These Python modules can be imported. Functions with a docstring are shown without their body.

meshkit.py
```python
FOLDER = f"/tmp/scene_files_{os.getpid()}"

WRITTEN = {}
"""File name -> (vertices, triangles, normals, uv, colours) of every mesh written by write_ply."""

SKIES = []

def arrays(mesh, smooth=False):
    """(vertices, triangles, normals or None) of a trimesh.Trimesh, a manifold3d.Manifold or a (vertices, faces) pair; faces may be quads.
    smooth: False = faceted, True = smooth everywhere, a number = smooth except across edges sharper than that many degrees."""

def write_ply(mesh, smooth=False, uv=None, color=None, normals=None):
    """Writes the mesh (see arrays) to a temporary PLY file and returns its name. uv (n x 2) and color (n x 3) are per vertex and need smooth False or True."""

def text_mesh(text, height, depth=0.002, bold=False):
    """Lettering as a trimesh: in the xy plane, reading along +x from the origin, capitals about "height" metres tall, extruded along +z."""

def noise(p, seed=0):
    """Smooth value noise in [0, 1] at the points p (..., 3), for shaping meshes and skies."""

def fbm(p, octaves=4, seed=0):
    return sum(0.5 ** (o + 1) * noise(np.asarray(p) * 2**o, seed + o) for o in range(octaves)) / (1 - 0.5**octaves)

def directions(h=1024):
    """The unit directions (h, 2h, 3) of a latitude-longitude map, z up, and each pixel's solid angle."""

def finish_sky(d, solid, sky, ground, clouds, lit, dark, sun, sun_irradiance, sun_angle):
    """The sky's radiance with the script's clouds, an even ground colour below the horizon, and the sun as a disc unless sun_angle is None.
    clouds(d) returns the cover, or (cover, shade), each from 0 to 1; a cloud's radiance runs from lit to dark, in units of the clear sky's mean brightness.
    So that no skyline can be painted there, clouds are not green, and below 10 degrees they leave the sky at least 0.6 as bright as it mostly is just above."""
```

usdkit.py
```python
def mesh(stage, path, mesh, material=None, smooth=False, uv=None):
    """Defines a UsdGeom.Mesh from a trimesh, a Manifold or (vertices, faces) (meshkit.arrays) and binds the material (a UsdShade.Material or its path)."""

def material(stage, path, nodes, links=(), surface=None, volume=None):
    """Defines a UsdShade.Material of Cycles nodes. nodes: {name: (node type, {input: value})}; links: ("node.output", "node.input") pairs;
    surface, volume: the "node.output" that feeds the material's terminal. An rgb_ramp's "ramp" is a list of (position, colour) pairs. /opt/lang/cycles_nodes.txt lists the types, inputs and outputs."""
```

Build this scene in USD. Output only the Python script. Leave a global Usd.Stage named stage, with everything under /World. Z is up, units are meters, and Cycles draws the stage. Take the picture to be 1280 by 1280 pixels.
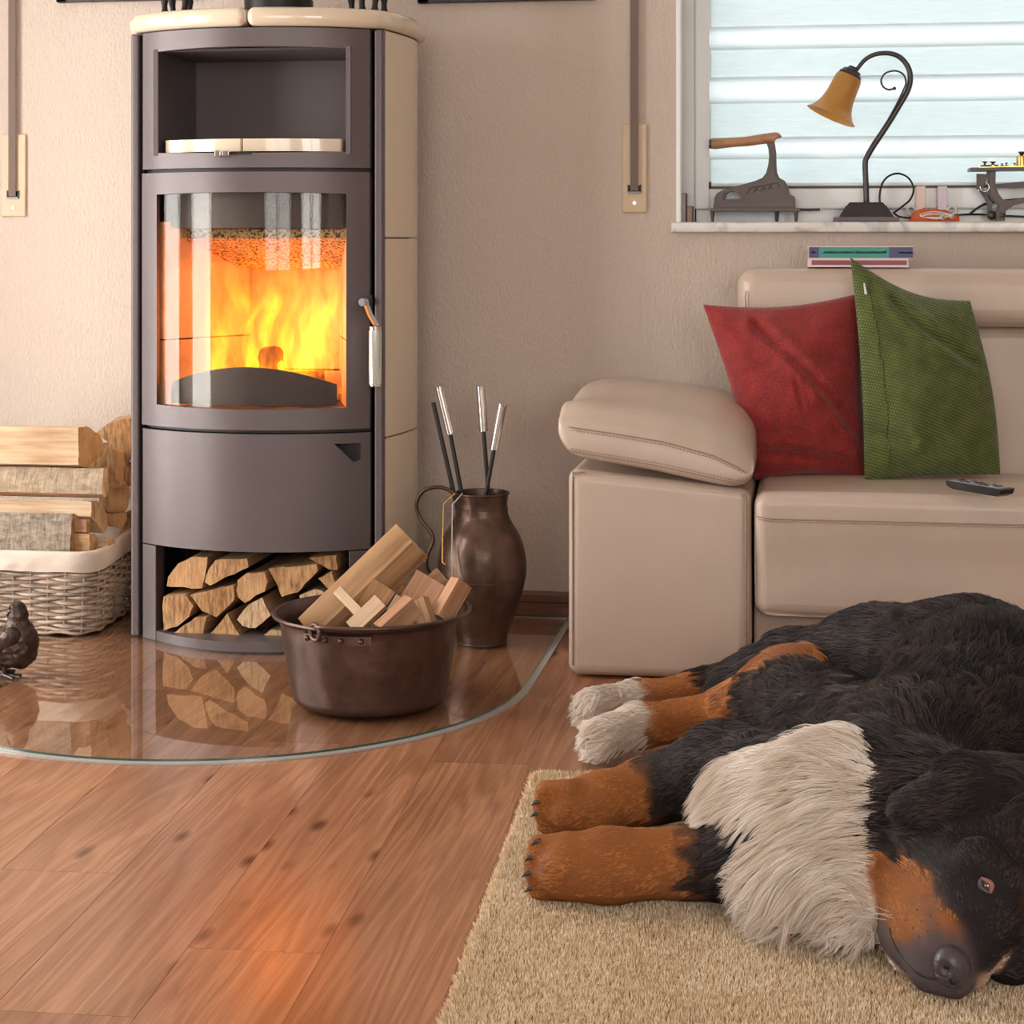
"""A living-room corner with a burning wood stove, a leather sofa and a sleeping Bernese mountain dog."""
import math, random
import numpy as np, trimesh, manifold3d, usdkit, meshkit
from manifold3d import Manifold, CrossSection
from shapely.geometry import Polygon, LineString
from scipy.spatial import cKDTree
from pxr import Usd, UsdGeom, UsdLux, UsdShade, Gf, Sdf, Vt

stage = Usd.Stage.CreateInMemory()
UsdGeom.Xform.Define(stage, '/World')
UsdGeom.Scope.Define(stage, '/World/Looks')

# ------------------------------------------------------------------ camera, lights, exposure
F_PX, CX, HY = 2300.0, 640.0, 297.5           # focal length and horizon, pixels of the 1280 x 1280 picture
YAW = math.atan(7.1e-5 * F_PX)                # the camera looks a little left of the wall's perpendicular
SN, CS = math.sin(YAW), math.cos(YAW)
EYE = np.array([0.0, 0.0, 1.0])
EXPOSURE = 0.1
cam = UsdGeom.Camera.Define(stage, '/World/camera')
cam.CreateHorizontalApertureAttr(36.0); cam.CreateVerticalApertureAttr(36.0)
cam.CreateFocalLengthAttr(36.0 * F_PX / 1280.0)
cam.CreateVerticalApertureOffsetAttr(-(640.0 - HY) / 1280.0 * 36.0)
cam.CreateClippingRangeAttr(Gf.Vec2f(0.05, 100.0))
cam.CreateExposureAttr(EXPOSURE)
cam.AddTranslateOp().Set(Gf.Vec3d(*EYE)); cam.AddRotateXYZOp().Set(Gf.Vec3f(90, 0, math.degrees(YAW)))

def rect_light(name, pos, rot, w, h, power, color):
    l = UsdLux.RectLight.Define(stage, '/World/' + name)
    l.CreateWidthAttr(w); l.CreateHeightAttr(h); l.CreateIntensityAttr(power); l.CreateColorAttr(Gf.Vec3f(*color))
    l.AddTranslateOp().Set(Gf.Vec3d(*pos)); l.AddRotateXYZOp().Set(Gf.Vec3f(*rot))
    return l
# daylight through the patio door in the left wall, the two windows behind the camera, and the window over the sofa
rect_light('daylight_patio', (-3.05, 3.2, 1.15), (0, -90, 0), 2.1, 2.0, 12.5, (1.0, 0.94, 0.87))
rect_light('daylight_rear', (-1.0, -1.62, 1.5), (90, 0, 0), 1.7, 1.5, 5.0, (1.0, 0.92, 0.84))
rect_light('daylight_rear_right', (1.3, -1.62, 1.5), (90, 0, 0), 1.5, 1.5, 9.5, (1.0, 0.92, 0.84))
rect_light('daylight_window', (0.55, 5.25, 1.75), (-90, 0, 0), 2.2, 1.7, 2.6, (1.0, 0.99, 0.97))
dome = UsdLux.DomeLight.Define(stage, '/World/sky'); dome.CreateIntensityAttr(0.5); dome.CreateColorAttr(Gf.Vec3f(0.8, 0.9, 1.0))

# ------------------------------------------------------------------ surveying: picture to room
def ray(px, py):
    u, w = (px - CX) / F_PX, (py - HY) / F_PX
    return np.array([-SN + u * CS, CS + u * SN, -w])
def at(px, py, y):                              # the point seen there on the upright plane Y = y (parallel to the back wall)
    r = ray(px, py); return EYE + r * (y / r[1])
def on(px, py, z=0.0):                          # the point seen there on the level plane Z = z
    r = ray(px, py); return EYE + r * ((z - 1.0) / r[2])

# ------------------------------------------------------------------ prims
NAMES, LOCS = {}, {}
def numbered(parent, name):
    k = NAMES.get((parent, name), 0); NAMES[(parent, name)] = k + 1
    return f'{parent}/{name}' + (f'_{k:03d}' if k else '')
def tag(prim, label=None, cat=None, group=None, kind=None):
    for k, v in (('label', label), ('category', cat), ('group', group), ('kind', kind)):
        if v: prim.SetCustomDataByKey(k, v)
def thing(name, label=None, cat=None, loc=(0, 0, 0), group=None, kind=None):
    path = numbered('/World', name)
    x = UsdGeom.Xform.Define(stage, path); x.AddTranslateOp().Set(Gf.Vec3d(*map(float, loc)))
    LOCS[path] = np.array(loc, float); tag(x.GetPrim(), label, cat, group, kind)
    return path
def arr(mesh, smooth):
    return meshkit.arrays(mesh, smooth)
def part(parent, name, mesh, mat, smooth=30, label=None, cat=None, group=None, kind=None, frame=None):
    """One mesh, modelled in room coordinates, under the thing or part PARENT (or at top level). frame: (origin, axis rows) stores grain coordinates."""
    parent = parent or '/World'
    path = numbered(parent, name)
    v, f, n = arr(mesh, smooth)
    root = '/'.join(path.split('/')[:3])
    loc = LOCS.get(root, np.zeros(3))
    m = UsdGeom.Mesh.Define(stage, path)
    m.CreatePointsAttr(Vt.Vec3fArray.FromNumpy((v - loc).astype(np.float32)))
    m.CreateFaceVertexCountsAttr(Vt.IntArray.FromNumpy(np.full(len(f), 3, np.int32)))
    m.CreateFaceVertexIndicesAttr(Vt.IntArray.FromNumpy(f.astype(np.int32).ravel()))
    m.CreateSubdivisionSchemeAttr('none')
    if n is not None:
        m.CreateNormalsAttr(Vt.Vec3fArray.FromNumpy(n.astype(np.float32))); m.SetNormalsInterpolation('vertex')
    if frame is not None:
        g = (v - frame[0]) @ np.asarray(frame[1]).T
        UsdGeom.PrimvarsAPI(m).CreatePrimvar('grain', Sdf.ValueTypeNames.Float3Array, 'vertex').Set(Vt.Vec3fArray.FromNumpy(g.astype(np.float32)))
    UsdShade.MaterialBindingAPI.Apply(m.GetPrim()).Bind(UsdShade.Material.Get(stage, M[mat]))
    tag(m.GetPrim(), label, cat, group, kind)
    return path

# ------------------------------------------------------------------ shapes
def tm(x):
    if isinstance(x, trimesh.Trimesh): return x
    if hasattr(x, 'to_mesh'):
        m = x.to_mesh(); return trimesh.Trimesh(m.vert_properties[:, :3], m.tri_verts, process=False)
    v, f = np.asarray(x[0], float), np.asarray(x[1], int)
    if f.shape[1] == 4: f = np.vstack([f[:, [0, 1, 2]], f[:, [0, 2, 3]]])
    return trimesh.Trimesh(v, f, process=False)
def cat_(*ms): return trimesh.util.concatenate([tm(m) for m in ms])
def man(x):
    m = tm(x); m = trimesh.Trimesh(m.vertices, m.faces, process=True)
    return Manifold(manifold3d.Mesh(np.asarray(m.vertices, np.float32), np.asarray(m.faces, np.uint32)))
def box(x0, x1, y0, y1, z0, z1, r=0.0, seg=8):
    x0, x1 = sorted((x0, x1)); y0, y1 = sorted((y0, y1)); z0, z1 = sorted((z0, z1))
    if r <= 0:
        m = trimesh.creation.box((x1 - x0, y1 - y0, z1 - z0)); m.apply_translation(((x0 + x1) / 2, (y0 + y1) / 2, (z0 + z1) / 2)); return m
    r = min(r, (x1 - x0) / 2.001, (y1 - y0) / 2.001, (z1 - z0) / 2.001)
    s = Manifold.sphere(r, seg)
    return tm(Manifold.batch_hull([s.translate((x, y, z)) for x in (x0 + r, x1 - r) for y in (y0 + r, y1 - r) for z in (z0 + r, z1 - r)]))
def chamfer_box(x0, x1, y0, y1, z0, z1, c=0.002):
    """A box with its edges cut, 44 triangles."""
    pts = []
    for sx in (0, 1):
        for sy in (0, 1):
            for sz in (0, 1):
                p = np.array([(x0, x1)[sx], (y0, y1)[sy], (z0, z1)[sz]], float); d = np.array([1 - 2 * sx, 1 - 2 * sy, 1 - 2 * sz]) * c
                pts += [p + d * (0, 1, 1), p + d * (1, 0, 1), p + d * (1, 1, 0)]
    return trimesh.convex.convex_hull(np.array(pts))
def tube(pts, r, sides=10, closed=False, flat=1.0, up=None):
    """A round (or flattened) rod along a polyline, ends capped."""
    p = np.asarray(pts, float); n = len(p)
    if closed: t = np.roll(p, -1, 0) - np.roll(p, 1, 0)
    else: t = np.gradient(p, axis=0)
    t /= np.linalg.norm(t, axis=1, keepdims=True) + 1e-12
    a = np.zeros_like(p)
    ref = np.array(up if up is not None else ((0, 0, 1) if abs(t[0, 2]) < 0.9 else (1, 0, 0)), float)
    for i in range(n):
        v = ref - t[i] * (ref @ t[i])
        if np.linalg.norm(v) < 1e-6: v = np.cross(t[i], (0.3, 0.5, 0.8))
        a[i] = v / np.linalg.norm(v)
        if up is None: ref = a[i]
    b = np.cross(t, a); r = np.broadcast_to(np.asarray(r, float), (n,))
    ang = np.arange(sides) * 2 * np.pi / sides
    v = p[:, None] + r[:, None, None] * (np.cos(ang)[None, :, None] * a[:, None] * flat + np.sin(ang)[None, :, None] * b[:, None])
    v = v.reshape(-1, 3); F = []
    for i in range(n if closed else n - 1):
        j = (i + 1) % n
        for k in range(sides):
            l = (k + 1) % sides
            F += [(i * sides + k, i * sides + l, j * sides + l), (i * sides + k, j * sides + l, j * sides + k)]
    if not closed:
        v = np.vstack([v, p[0], p[-1]]); c0, c1 = len(v) - 2, len(v) - 1
        for k in range(sides):
            l = (k + 1) % sides
            F += [(c0, l, k), (c1, (n - 1) * sides + k, (n - 1) * sides + l)]
    m = trimesh.Trimesh(v, np.array(F), process=False)
    if m.volume < 0: m.invert()
    return m
def spline(pts, n=40):
    """Catmull-Rom through the points."""
    p = np.asarray(pts, float); p = np.vstack([2 * p[0] - p[1], p, 2 * p[-1] - p[-2]]); out = []
    k = len(p) - 3
    for t in np.linspace(0, k, n):
        i = min(int(t), k - 1); s = t - i; a, b, c, d = p[i:i + 4]
        out.append(0.5 * ((2 * b) + (c - a) * s + (2 * a - 5 * b + 4 * c - d) * s * s + (3 * b - a - 3 * c + d) * s ** 3))
    return np.array(out)
def lathe(profile, cx, cy, seg=64):
    m = trimesh.creation.revolve(np.asarray(profile, float), sections=seg); m.apply_translation((cx, cy, 0)); return m
def extrude(poly, z0, z1):
    m = trimesh.creation.extrude_polygon(poly, z1 - z0, engine='earcut'); m.apply_translation((0, 0, z0)); return m
def cyl(p0, p1, r, seg=24):
    return trimesh.creation.cylinder(r, segment=(np.asarray(p0, float), np.asarray(p1, float)), sections=seg)
def ball(c, r, sub=2, scale=(1, 1, 1)):
    m = trimesh.creation.icosphere(sub, r); m.apply_scale(scale); m.apply_translation(c); return m
def refined(mesh, length):
    return man(mesh).refine_to_length(length)
def warp(mesh, fn):
    m = tm(mesh); return trimesh.Trimesh(fn(np.array(m.vertices)), m.faces, process=False)
def rot(mesh, axis, deg, about):
    m = tm(mesh).copy(); m.apply_transform(trimesh.transformations.rotation_matrix(math.radians(deg), axis, about)); return m
def surface_nets(Fg, lo, h):
    """A smooth mesh of the zero surface of the grid Fg (negative inside)."""
    s = np.array(Fg.shape) - 1; acc = np.zeros((*s, 3)); cnt = np.zeros(s)
    for ax in range(3):
        o = [k for k in range(3) if k != ax]
        for i in (0, 1):
            for j in (0, 1):
                lo_ = [slice(0, s[0]), slice(0, s[1]), slice(0, s[2])]; off = np.zeros(3)
                lo_[o[0]] = slice(i, s[o[0]] + i); lo_[o[1]] = slice(j, s[o[1]] + j); off[o[0]], off[o[1]] = i, j
                hi_ = list(lo_); hi_[ax] = slice(1, s[ax] + 1)
                f0, f1 = Fg[tuple(lo_)], Fg[tuple(hi_)]
                m = (f0 < 0) != (f1 < 0); t = np.where(m, f0 / np.where(m, f0 - f1, 1), 0)
                for k in range(3): acc[..., k] += np.where(m, t if k == ax else off[k], 0)
                cnt += m
    ids = -np.ones(s, int); w = cnt > 0; ids[w] = np.arange(w.sum())
    V = (np.argwhere(w) + acc[w] / cnt[w][:, None]) * h + lo
    Q = []
    for ax in range(3):
        a, b = [(1, 2), (2, 0), (0, 1)][ax]
        sl0 = [slice(1, -1)] * 3; sl1 = [slice(1, -1)] * 3; sl0[ax] = slice(0, -1); sl1[ax] = slice(1, None)
        f0, f1 = Fg[tuple(sl0)], Fg[tuple(sl1)]; m = (f0 < 0) != (f1 < 0)
        idx = np.argwhere(m); idx[:, a] += 1; idx[:, b] += 1
        e = np.eye(3, dtype=int)
        q = np.stack([ids[tuple((idx - da * e[a] - db * e[b]).T)] for da, db in ((0, 0), (1, 0), (1, 1), (0, 1))], 1)
        flip = ~(f0[m] < 0); q[flip] = q[flip][:, ::-1]
        Q.append(q)
    Q = np.vstack(Q)
    return tm((V, Q))
def seg_dist(p, a, b, ra, rb):
    d = b - a; t = np.clip(((p - a) @ d) / max(d @ d, 1e-12), 0, 1)
    return np.linalg.norm(p - a - t[..., None] * d, axis=-1) - (ra + (rb - ra) * t)
def smin(a, b, k):
    h = np.clip(0.5 + 0.5 * (b - a) / k, 0, 1); return b + (a - b) * h - k * h * (1 - h)
def blob(bones, h, k, pad=0.02, floor=None, extra=None):
    """One continuous smooth body around BONES [(a, b, ra, rb), ...]."""
    A = np.array([b[0] for b in bones] + [b[1] for b in bones]); R = max(max(b[2], b[3]) for b in bones)
    lo, hi = A.min(0) - R - pad, A.max(0) + R + pad
    n = np.ceil((hi - lo) / h).astype(int) + 1
    G = np.stack(np.meshgrid(*[lo[i] + np.arange(n[i]) * h for i in range(3)], indexing='ij'), -1)
    D = np.full(n, 1e3)
    for a, b, ra, rb in bones:
        D = smin(D, seg_dist(G, np.asarray(a, float), np.asarray(b, float), ra, rb), k)
    if extra is not None: D = extra(G, D)
    if floor is not None: D = np.maximum(D, floor - G[..., 2])
    return surface_nets(D, lo, h)
# ------------------------------------------------------------------ materials
M = {}
def mat(name, nodes, links=(), surface=None, volume=None):
    M[name] = f'/World/Looks/{name}'; usdkit.material(stage, M[name], nodes, links, surface, volume)
def plain(name, color, rough=0.5, metal=0.0, bump=None, var=0.0, **kw):
    """A principled surface; var: (scale, amount) of mottling; bump: (scale, strength, stretch)."""
    N = {'p': ('principled_bsdf', {'base_color': color, 'roughness': rough, 'metallic': metal, **kw})}; L = []
    if bump or var: N['c'] = ('texture_coordinate', {})
    if var:
        N['n'] = ('noise_texture', {'scale': var[0], 'detail': 4.0, 'roughness': 0.6})
        lo = tuple(max(0, c * (1 - var[1])) for c in color); hi = tuple(min(1, c * (1 + var[1])) for c in color)
        N['r'] = ('rgb_ramp', {'ramp': [(0.3, lo), (0.7, hi)]})
        L += [('c.object', 'n.vector'), ('n.fac', 'r.fac'), ('r.color', 'p.base_color')]
    if bump:
        N['m'] = ('mapping', {'scale': bump[2] if len(bump) > 2 else (1, 1, 1)})
        N['bn'] = ('noise_texture', {'scale': bump[0], 'detail': 3.0})
        N['b'] = ('bump', {'strength': bump[1], 'distance': bump[3] if len(bump) > 3 else 0.002})
        L += [('c.object', 'm.vector'), ('m.vector', 'bn.vector'), ('bn.fac', 'b.height'), ('b.normal', 'p.normal')]
    mat(name, N, L, 'p.BSDF')

plain('plaster', (0.60, 0.505, 0.44), 0.85, bump=(150.0, 0.6, (1.0, 1.0, 0.55), 0.006), var=(2.0, 0.02))
plain('ceiling_paint', (0.78, 0.74, 0.70), 0.9)
plain('white_frame', (0.86, 0.89, 0.90), 0.3)
plain('skirting_wood', (0.17, 0.065, 0.035), 0.4, var=(9.0, 0.25))
plain('stove_steel', (0.128, 0.104, 0.108), 0.40, 0.3, bump=(900.0, 0.05), var=(3.0, 0.05))
plain('stove_dark', (0.05, 0.043, 0.045), 0.5, 0.3)
plain('black_iron', (0.018, 0.016, 0.016), 0.45, 0.4, bump=(120.0, 0.3))
plain('cream_ceramic', (0.74, 0.61, 0.465), 0.16, coat_weight=0.5, var=(2.5, 0.04))
plain('chrome', (0.78, 0.76, 0.73), 0.16, 1.0)
plain('brushed_steel', (0.72, 0.69, 0.66), 0.24, 1.0)
plain('grip_glass', (0.72, 0.78, 0.74), 0.12, 0.6, coat_weight=1.0)
plain('brass', (0.70, 0.44, 0.13), 0.28, 1.0)
plain('rod_black', (0.012, 0.011, 0.012), 0.45)
plain('silver_rim', (0.50, 0.49, 0.47), 0.35, 0.3)
plain('rubber_seal', (0.09, 0.085, 0.08), 0.6)
plain('leather', (0.54, 0.425, 0.35), 0.31, bump=(420.0, 0.28, (1, 1, 1), 0.0015), var=(5.0, 0.04))
plain('leather_seam', (0.36, 0.25, 0.19), 0.6)
plain('thread', (0.60, 0.46, 0.36), 0.7)
plain('willow', (0.42, 0.32, 0.25), 0.55, var=(14.0, 0.4), bump=(200.0, 0.3))
plain('linen', (0.62, 0.52, 0.45), 0.9, bump=(700.0, 0.3), var=(10.0, 0.06))
plain('pot_copper', (0.105, 0.062, 0.052), 0.36, 0.65, bump=(38.0, 0.22, (1, 1, 1), 0.004), var=(18.0, 0.30))
plain('jug_copper', (0.095, 0.057, 0.042), 0.34, 0.7, bump=(45.0, 0.25, (1, 1, 1), 0.003), var=(12.0, 0.40))
plain('bronze', (0.075, 0.055, 0.048), 0.36, 0.7, bump=(70.0, 0.7, (1, 1, 0.5), 0.004), var=(25.0, 0.4))
plain('black_plastic', (0.02, 0.02, 0.022), 0.32)
plain('grey_plastic', (0.30, 0.31, 0.34), 0.35)
plain('iron_paint', (0.105, 0.085, 0.082), 0.45, 0.5, bump=(90.0, 0.25))
plain('lamp_iron', (0.075, 0.066, 0.068), 0.35, 0.7)
plain('beech_handle', (0.42, 0.22, 0.12), 0.45, var=(30.0, 0.2))
plain('strap', (0.20, 0.145, 0.125), 0.85, bump=(600.0, 0.4))
plain('beige_plastic', (0.62, 0.46, 0.31), 0.4)
plain('paper', (0.72, 0.66, 0.60), 0.8)
plain('book_teal', (0.02, 0.26, 0.21), 0.35); plain('book_navy', (0.035, 0.04, 0.14), 0.35)
plain('book_white', (0.72, 0.60, 0.60), 0.4); plain('book_maroon', (0.25, 0.055, 0.075), 0.4)
plain('print_pale', (0.35, 0.62, 0.55), 0.5); plain('print_white', (0.75, 0.72, 0.75), 0.5)
plain('book_dark', (0.07, 0.05, 0.055), 0.5); plain('book_lilac', (0.52, 0.44, 0.48), 0.6); plain('book_tan', (0.45, 0.31, 0.24), 0.6)
plain('orange_cloth', (0.55, 0.12, 0.035), 0.8); plain('white_cable', (0.75, 0.70, 0.66), 0.4)
plain('lilac_metal', (0.42, 0.35, 0.40), 0.35, 0.3); plain('pink_metal', (0.50, 0.38, 0.34), 0.35, 0.3)
plain('pictures', (0.03, 0.028, 0.03), 0.4)
plain('tag_cloth', (0.62, 0.60, 0.58), 0.8)
plain('dog_skin_black', (0.016, 0.013, 0.014), 0.7); plain('dog_skin_tan', (0.23, 0.085, 0.025), 0.7); plain('dog_skin_white', (0.58, 0.46, 0.37), 0.8)
plain('dog_nose', (0.062, 0.052, 0.058), 0.30, bump=(260.0, 0.5, (1, 1, 1), 0.002)); plain('dog_lip', (0.05, 0.038, 0.04), 0.38, bump=(160.0, 0.3, (1, 1, 1), 0.002))
plain('dog_eye', (0.05, 0.02, 0.012), 0.08, coat_weight=1.0); plain('dog_claw', (0.05, 0.045, 0.045), 0.4); plain('dog_lid', (0.30, 0.13, 0.10), 0.5)
plain('soot', (0.05, 0.038, 0.033), 0.9)
plain('ember_wood', (0.09, 0.04, 0.022), 0.9, bump=(60.0, 0.6))
def vermiculite(name, color):
    mat(name, {'c': ('texture_coordinate', {}), 'n': ('noise_texture', {'scale': 150.0, 'detail': 2.0}), 'r': ('rgb_ramp', {'ramp': [(0.40, tuple(x * 0.12 for x in color)), (0.52, color)]}),
               'p': ('principled_bsdf', {'roughness': 0.95})}, [('c.object', 'n.vector'), ('n.fac', 'r.fac'), ('r.color', 'p.base_color')], 'p.BSDF')
vermiculite('vermiculite', (0.60, 0.40, 0.20))
plain('firebrick', (0.62, 0.42, 0.24), 0.95, var=(7.0, 0.35))

# marble sill
mat('marble', {'c': ('texture_coordinate', {}), 'n': ('noise_texture', {'scale': 9.0, 'detail': 6.0, 'distortion': 1.2}), 'r': ('rgb_ramp', {'ramp': [(0.35, (0.40, 0.36, 0.34)), (0.5, (0.70, 0.66, 0.63)), (0.8, (0.76, 0.73, 0.70))]}),
    'p': ('principled_bsdf', {'roughness': 0.2})}, [('c.object', 'n.vector'), ('n.fac', 'r.fac'), ('r.color', 'p.base_color')], 'p.BSDF')

# floor planks: grain along local y, each plank shifted by its own random number
def plank_mat(name, tint):
    t = lambda c: tuple(a * b for a, b in zip(c, tint))
    mat(name, {
        'c': ('texture_coordinate', {}), 'o': ('object_info', {}), 'k': ('math', {'math_type': 'multiply', 'value2': 37.0}), 'cx': ('combine_xyz', {}),
        'a': ('vector_math', {'math_type': 'add'}),
        'm1': ('mapping', {'scale': (13.0, 0.75, 1.0)}), 'n1': ('noise_texture', {'scale': 1.0, 'detail': 3.0, 'distortion': 0.6}),
        'g': ('math', {'math_type': 'multiply', 'value2': 9.0}), 'fr': ('math', {'math_type': 'pingpong', 'value2': 0.5}), 'g2': ('math', {'math_type': 'multiply', 'value2': 2.0}),
        'm2': ('mapping', {'scale': (260.0, 7.0, 1.0)}), 'n2': ('noise_texture', {'scale': 1.0, 'detail': 3.0}),
        'r1': ('rgb_ramp', {'ramp': [(0.0, t((0.325, 0.146, 0.076))), (0.5, t((0.385, 0.180, 0.096))), (1.0, t((0.455, 0.226, 0.125)))]}),
        'r2': ('rgb_ramp', {'ramp': [(0.3, (0.86, 0.84, 0.82)), (0.65, (1.07, 1.07, 1.07))]}),
        'mx': ('mix', {'mix_type': 'multiply', 'fac': 1.0}),
        'm3': ('mapping', {'scale': (13.0, 5.0, 1.0)}), 'vo': ('voronoi_texture', {'scale': 1.0, 'randomness': 1.0}), 'r3': ('rgb_ramp', {'ramp': [(0.0, (0.16, 0.11, 0.09)), (0.09, (0.42, 0.33, 0.28)), (0.22, (1, 1, 1))]}),
        'wk': ('noise_texture', {'scale': 3.0, 'detail': 1.0}), 'wr': ('rgb_ramp', {'ramp': [(0.50, (1, 1, 1)), (0.62, (0, 0, 0))]}),
        'm4': ('mapping', {'scale': (5.0, 1.2, 1.0)}), 'n4': ('noise_texture', {'scale': 1.0, 'detail': 2.0}), 'r4': ('rgb_ramp', {'ramp': [(0.3, (0.72, 0.66, 0.62)), (0.62, (1.07, 1.05, 1.03))]}),
        'mk': ('mix', {'mix_type': 'mix'}), 'my': ('mix', {'mix_type': 'multiply', 'fac': 1.0}), 'mz': ('mix', {'mix_type': 'multiply', 'fac': 1.0}),
        'b': ('bump', {'strength': 0.06, 'distance': 0.001}),
        'p': ('principled_bsdf', {'roughness': 0.23, 'specular_ior_level': 0.55})},
        [('o.random', 'k.value1'), ('k.value', 'cx.x'), ('k.value', 'cx.y'), ('c.object', 'a.vector1'), ('cx.vector', 'a.vector2'),
         ('a.vector', 'm1.vector'), ('m1.vector', 'n1.vector'), ('n1.fac', 'g.value1'), ('g.value', 'fr.value1'), ('fr.value', 'g2.value1'), ('g2.value', 'r1.fac'),
         ('a.vector', 'm2.vector'), ('m2.vector', 'n2.vector'), ('n2.fac', 'r2.fac'), ('r1.color', 'mx.color1'), ('r2.color', 'mx.color2'),
         ('a.vector', 'm3.vector'), ('m3.vector', 'vo.vector'), ('vo.distance', 'r3.fac'),
         ('a.vector', 'wk.vector'), ('wk.fac', 'wr.fac'), ('wr.color', 'mk.fac'), ('r3.color', 'mk.color2'), ('a.vector', 'm4.vector'), ('m4.vector', 'n4.vector'), ('n4.fac', 'r4.fac'),
         ('mx.color', 'my.color1'), ('mk.color', 'my.color2'), ('my.color', 'mz.color1'), ('r4.color', 'mz.color2'), ('mz.color', 'p.base_color'), ('n2.fac', 'b.height'), ('b.normal', 'p.normal')], 'p.BSDF')
    # mk mixes white (no knot) and the knot colour by wr
    sh = UsdShade.Shader.Get(stage, M[name] + '/mk'); sh.CreateInput('color1', Sdf.ValueTypeNames.Float3).Set(Gf.Vec3f(1, 1, 1))
for i, t in enumerate([(1, 1, 1), (0.96, 0.95, 0.94), (1.03, 1.03, 1.02)]): plank_mat(f'plank_{"abc"[i]}', t)
plain('underfloor', (0.10, 0.06, 0.04), 0.9)

# split wood: grain coordinates (x along the log)
def wood(name, dark, light, red=(1, 1, 1), end=False):
    sc = (3.0, 90.0, 90.0) if not end else (90.0, 130.0, 24.0)
    mat(name, {'g': ('attribute', {'attribute': 'grain'}), 'o': ('object_info', {}), 'k': ('math', {'math_type': 'multiply', 'value2': 11.0}), 'cx': ('combine_xyz', {}), 'a': ('vector_math', {'math_type': 'add'}),
        'm': ('mapping', {'scale': sc}), 'n': ('noise_texture', {'scale': 1.0, 'detail': 4.0, 'roughness': 0.65}), 'r': ('rgb_ramp', {'ramp': [(0.28, dark), (0.55, light), (0.8, tuple(min(1, c * 1.12) for c in light))]}),
        'm2': ('mapping', {'scale': (5.0, 16.0, 16.0)}), 'n2': ('noise_texture', {'scale': 1.0, 'detail': 3.0}), 'r2': ('rgb_ramp', {'ramp': [(0.3, (0.74, 0.64, 0.55)), (0.6, (1, 1, 1))]}),
        'x': ('mix', {'mix_type': 'multiply', 'fac': 1.0}), 'b': ('bump', {'strength': 0.8 if end else 0.5, 'distance': 0.003}), 'p': ('principled_bsdf', {'roughness': 0.75})},
        [('o.random', 'k.value1'), ('k.value', 'cx.x'), ('k.value', 'cx.z'), ('g.vector', 'a.vector1'), ('cx.vector', 'a.vector2'), ('a.vector', 'm.vector'), ('m.vector', 'n.vector'), ('n.fac', 'r.fac'),
         ('a.vector', 'm2.vector'), ('m2.vector', 'n2.vector'), ('n2.fac', 'r2.fac'), ('r.color', 'x.color1'), ('r2.color', 'x.color2'), ('x.color', 'p.base_color'), ('n.fac', 'b.height'), ('b.normal', 'p.normal')], 'p.BSDF')
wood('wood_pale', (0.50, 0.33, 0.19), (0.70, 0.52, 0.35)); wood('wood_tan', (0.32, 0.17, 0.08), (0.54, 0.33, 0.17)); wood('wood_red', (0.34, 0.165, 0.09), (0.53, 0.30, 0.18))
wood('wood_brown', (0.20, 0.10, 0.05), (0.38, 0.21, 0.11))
wood('wood_end', (0.14, 0.060, 0.022), (0.54, 0.31, 0.14), end=True); wood('wood_end_pale', (0.26, 0.14, 0.07), (0.66, 0.46, 0.28), end=True); wood('wood_end_smooth', (0.42, 0.23, 0.10), (0.53, 0.30, 0.14), end=True)
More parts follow.
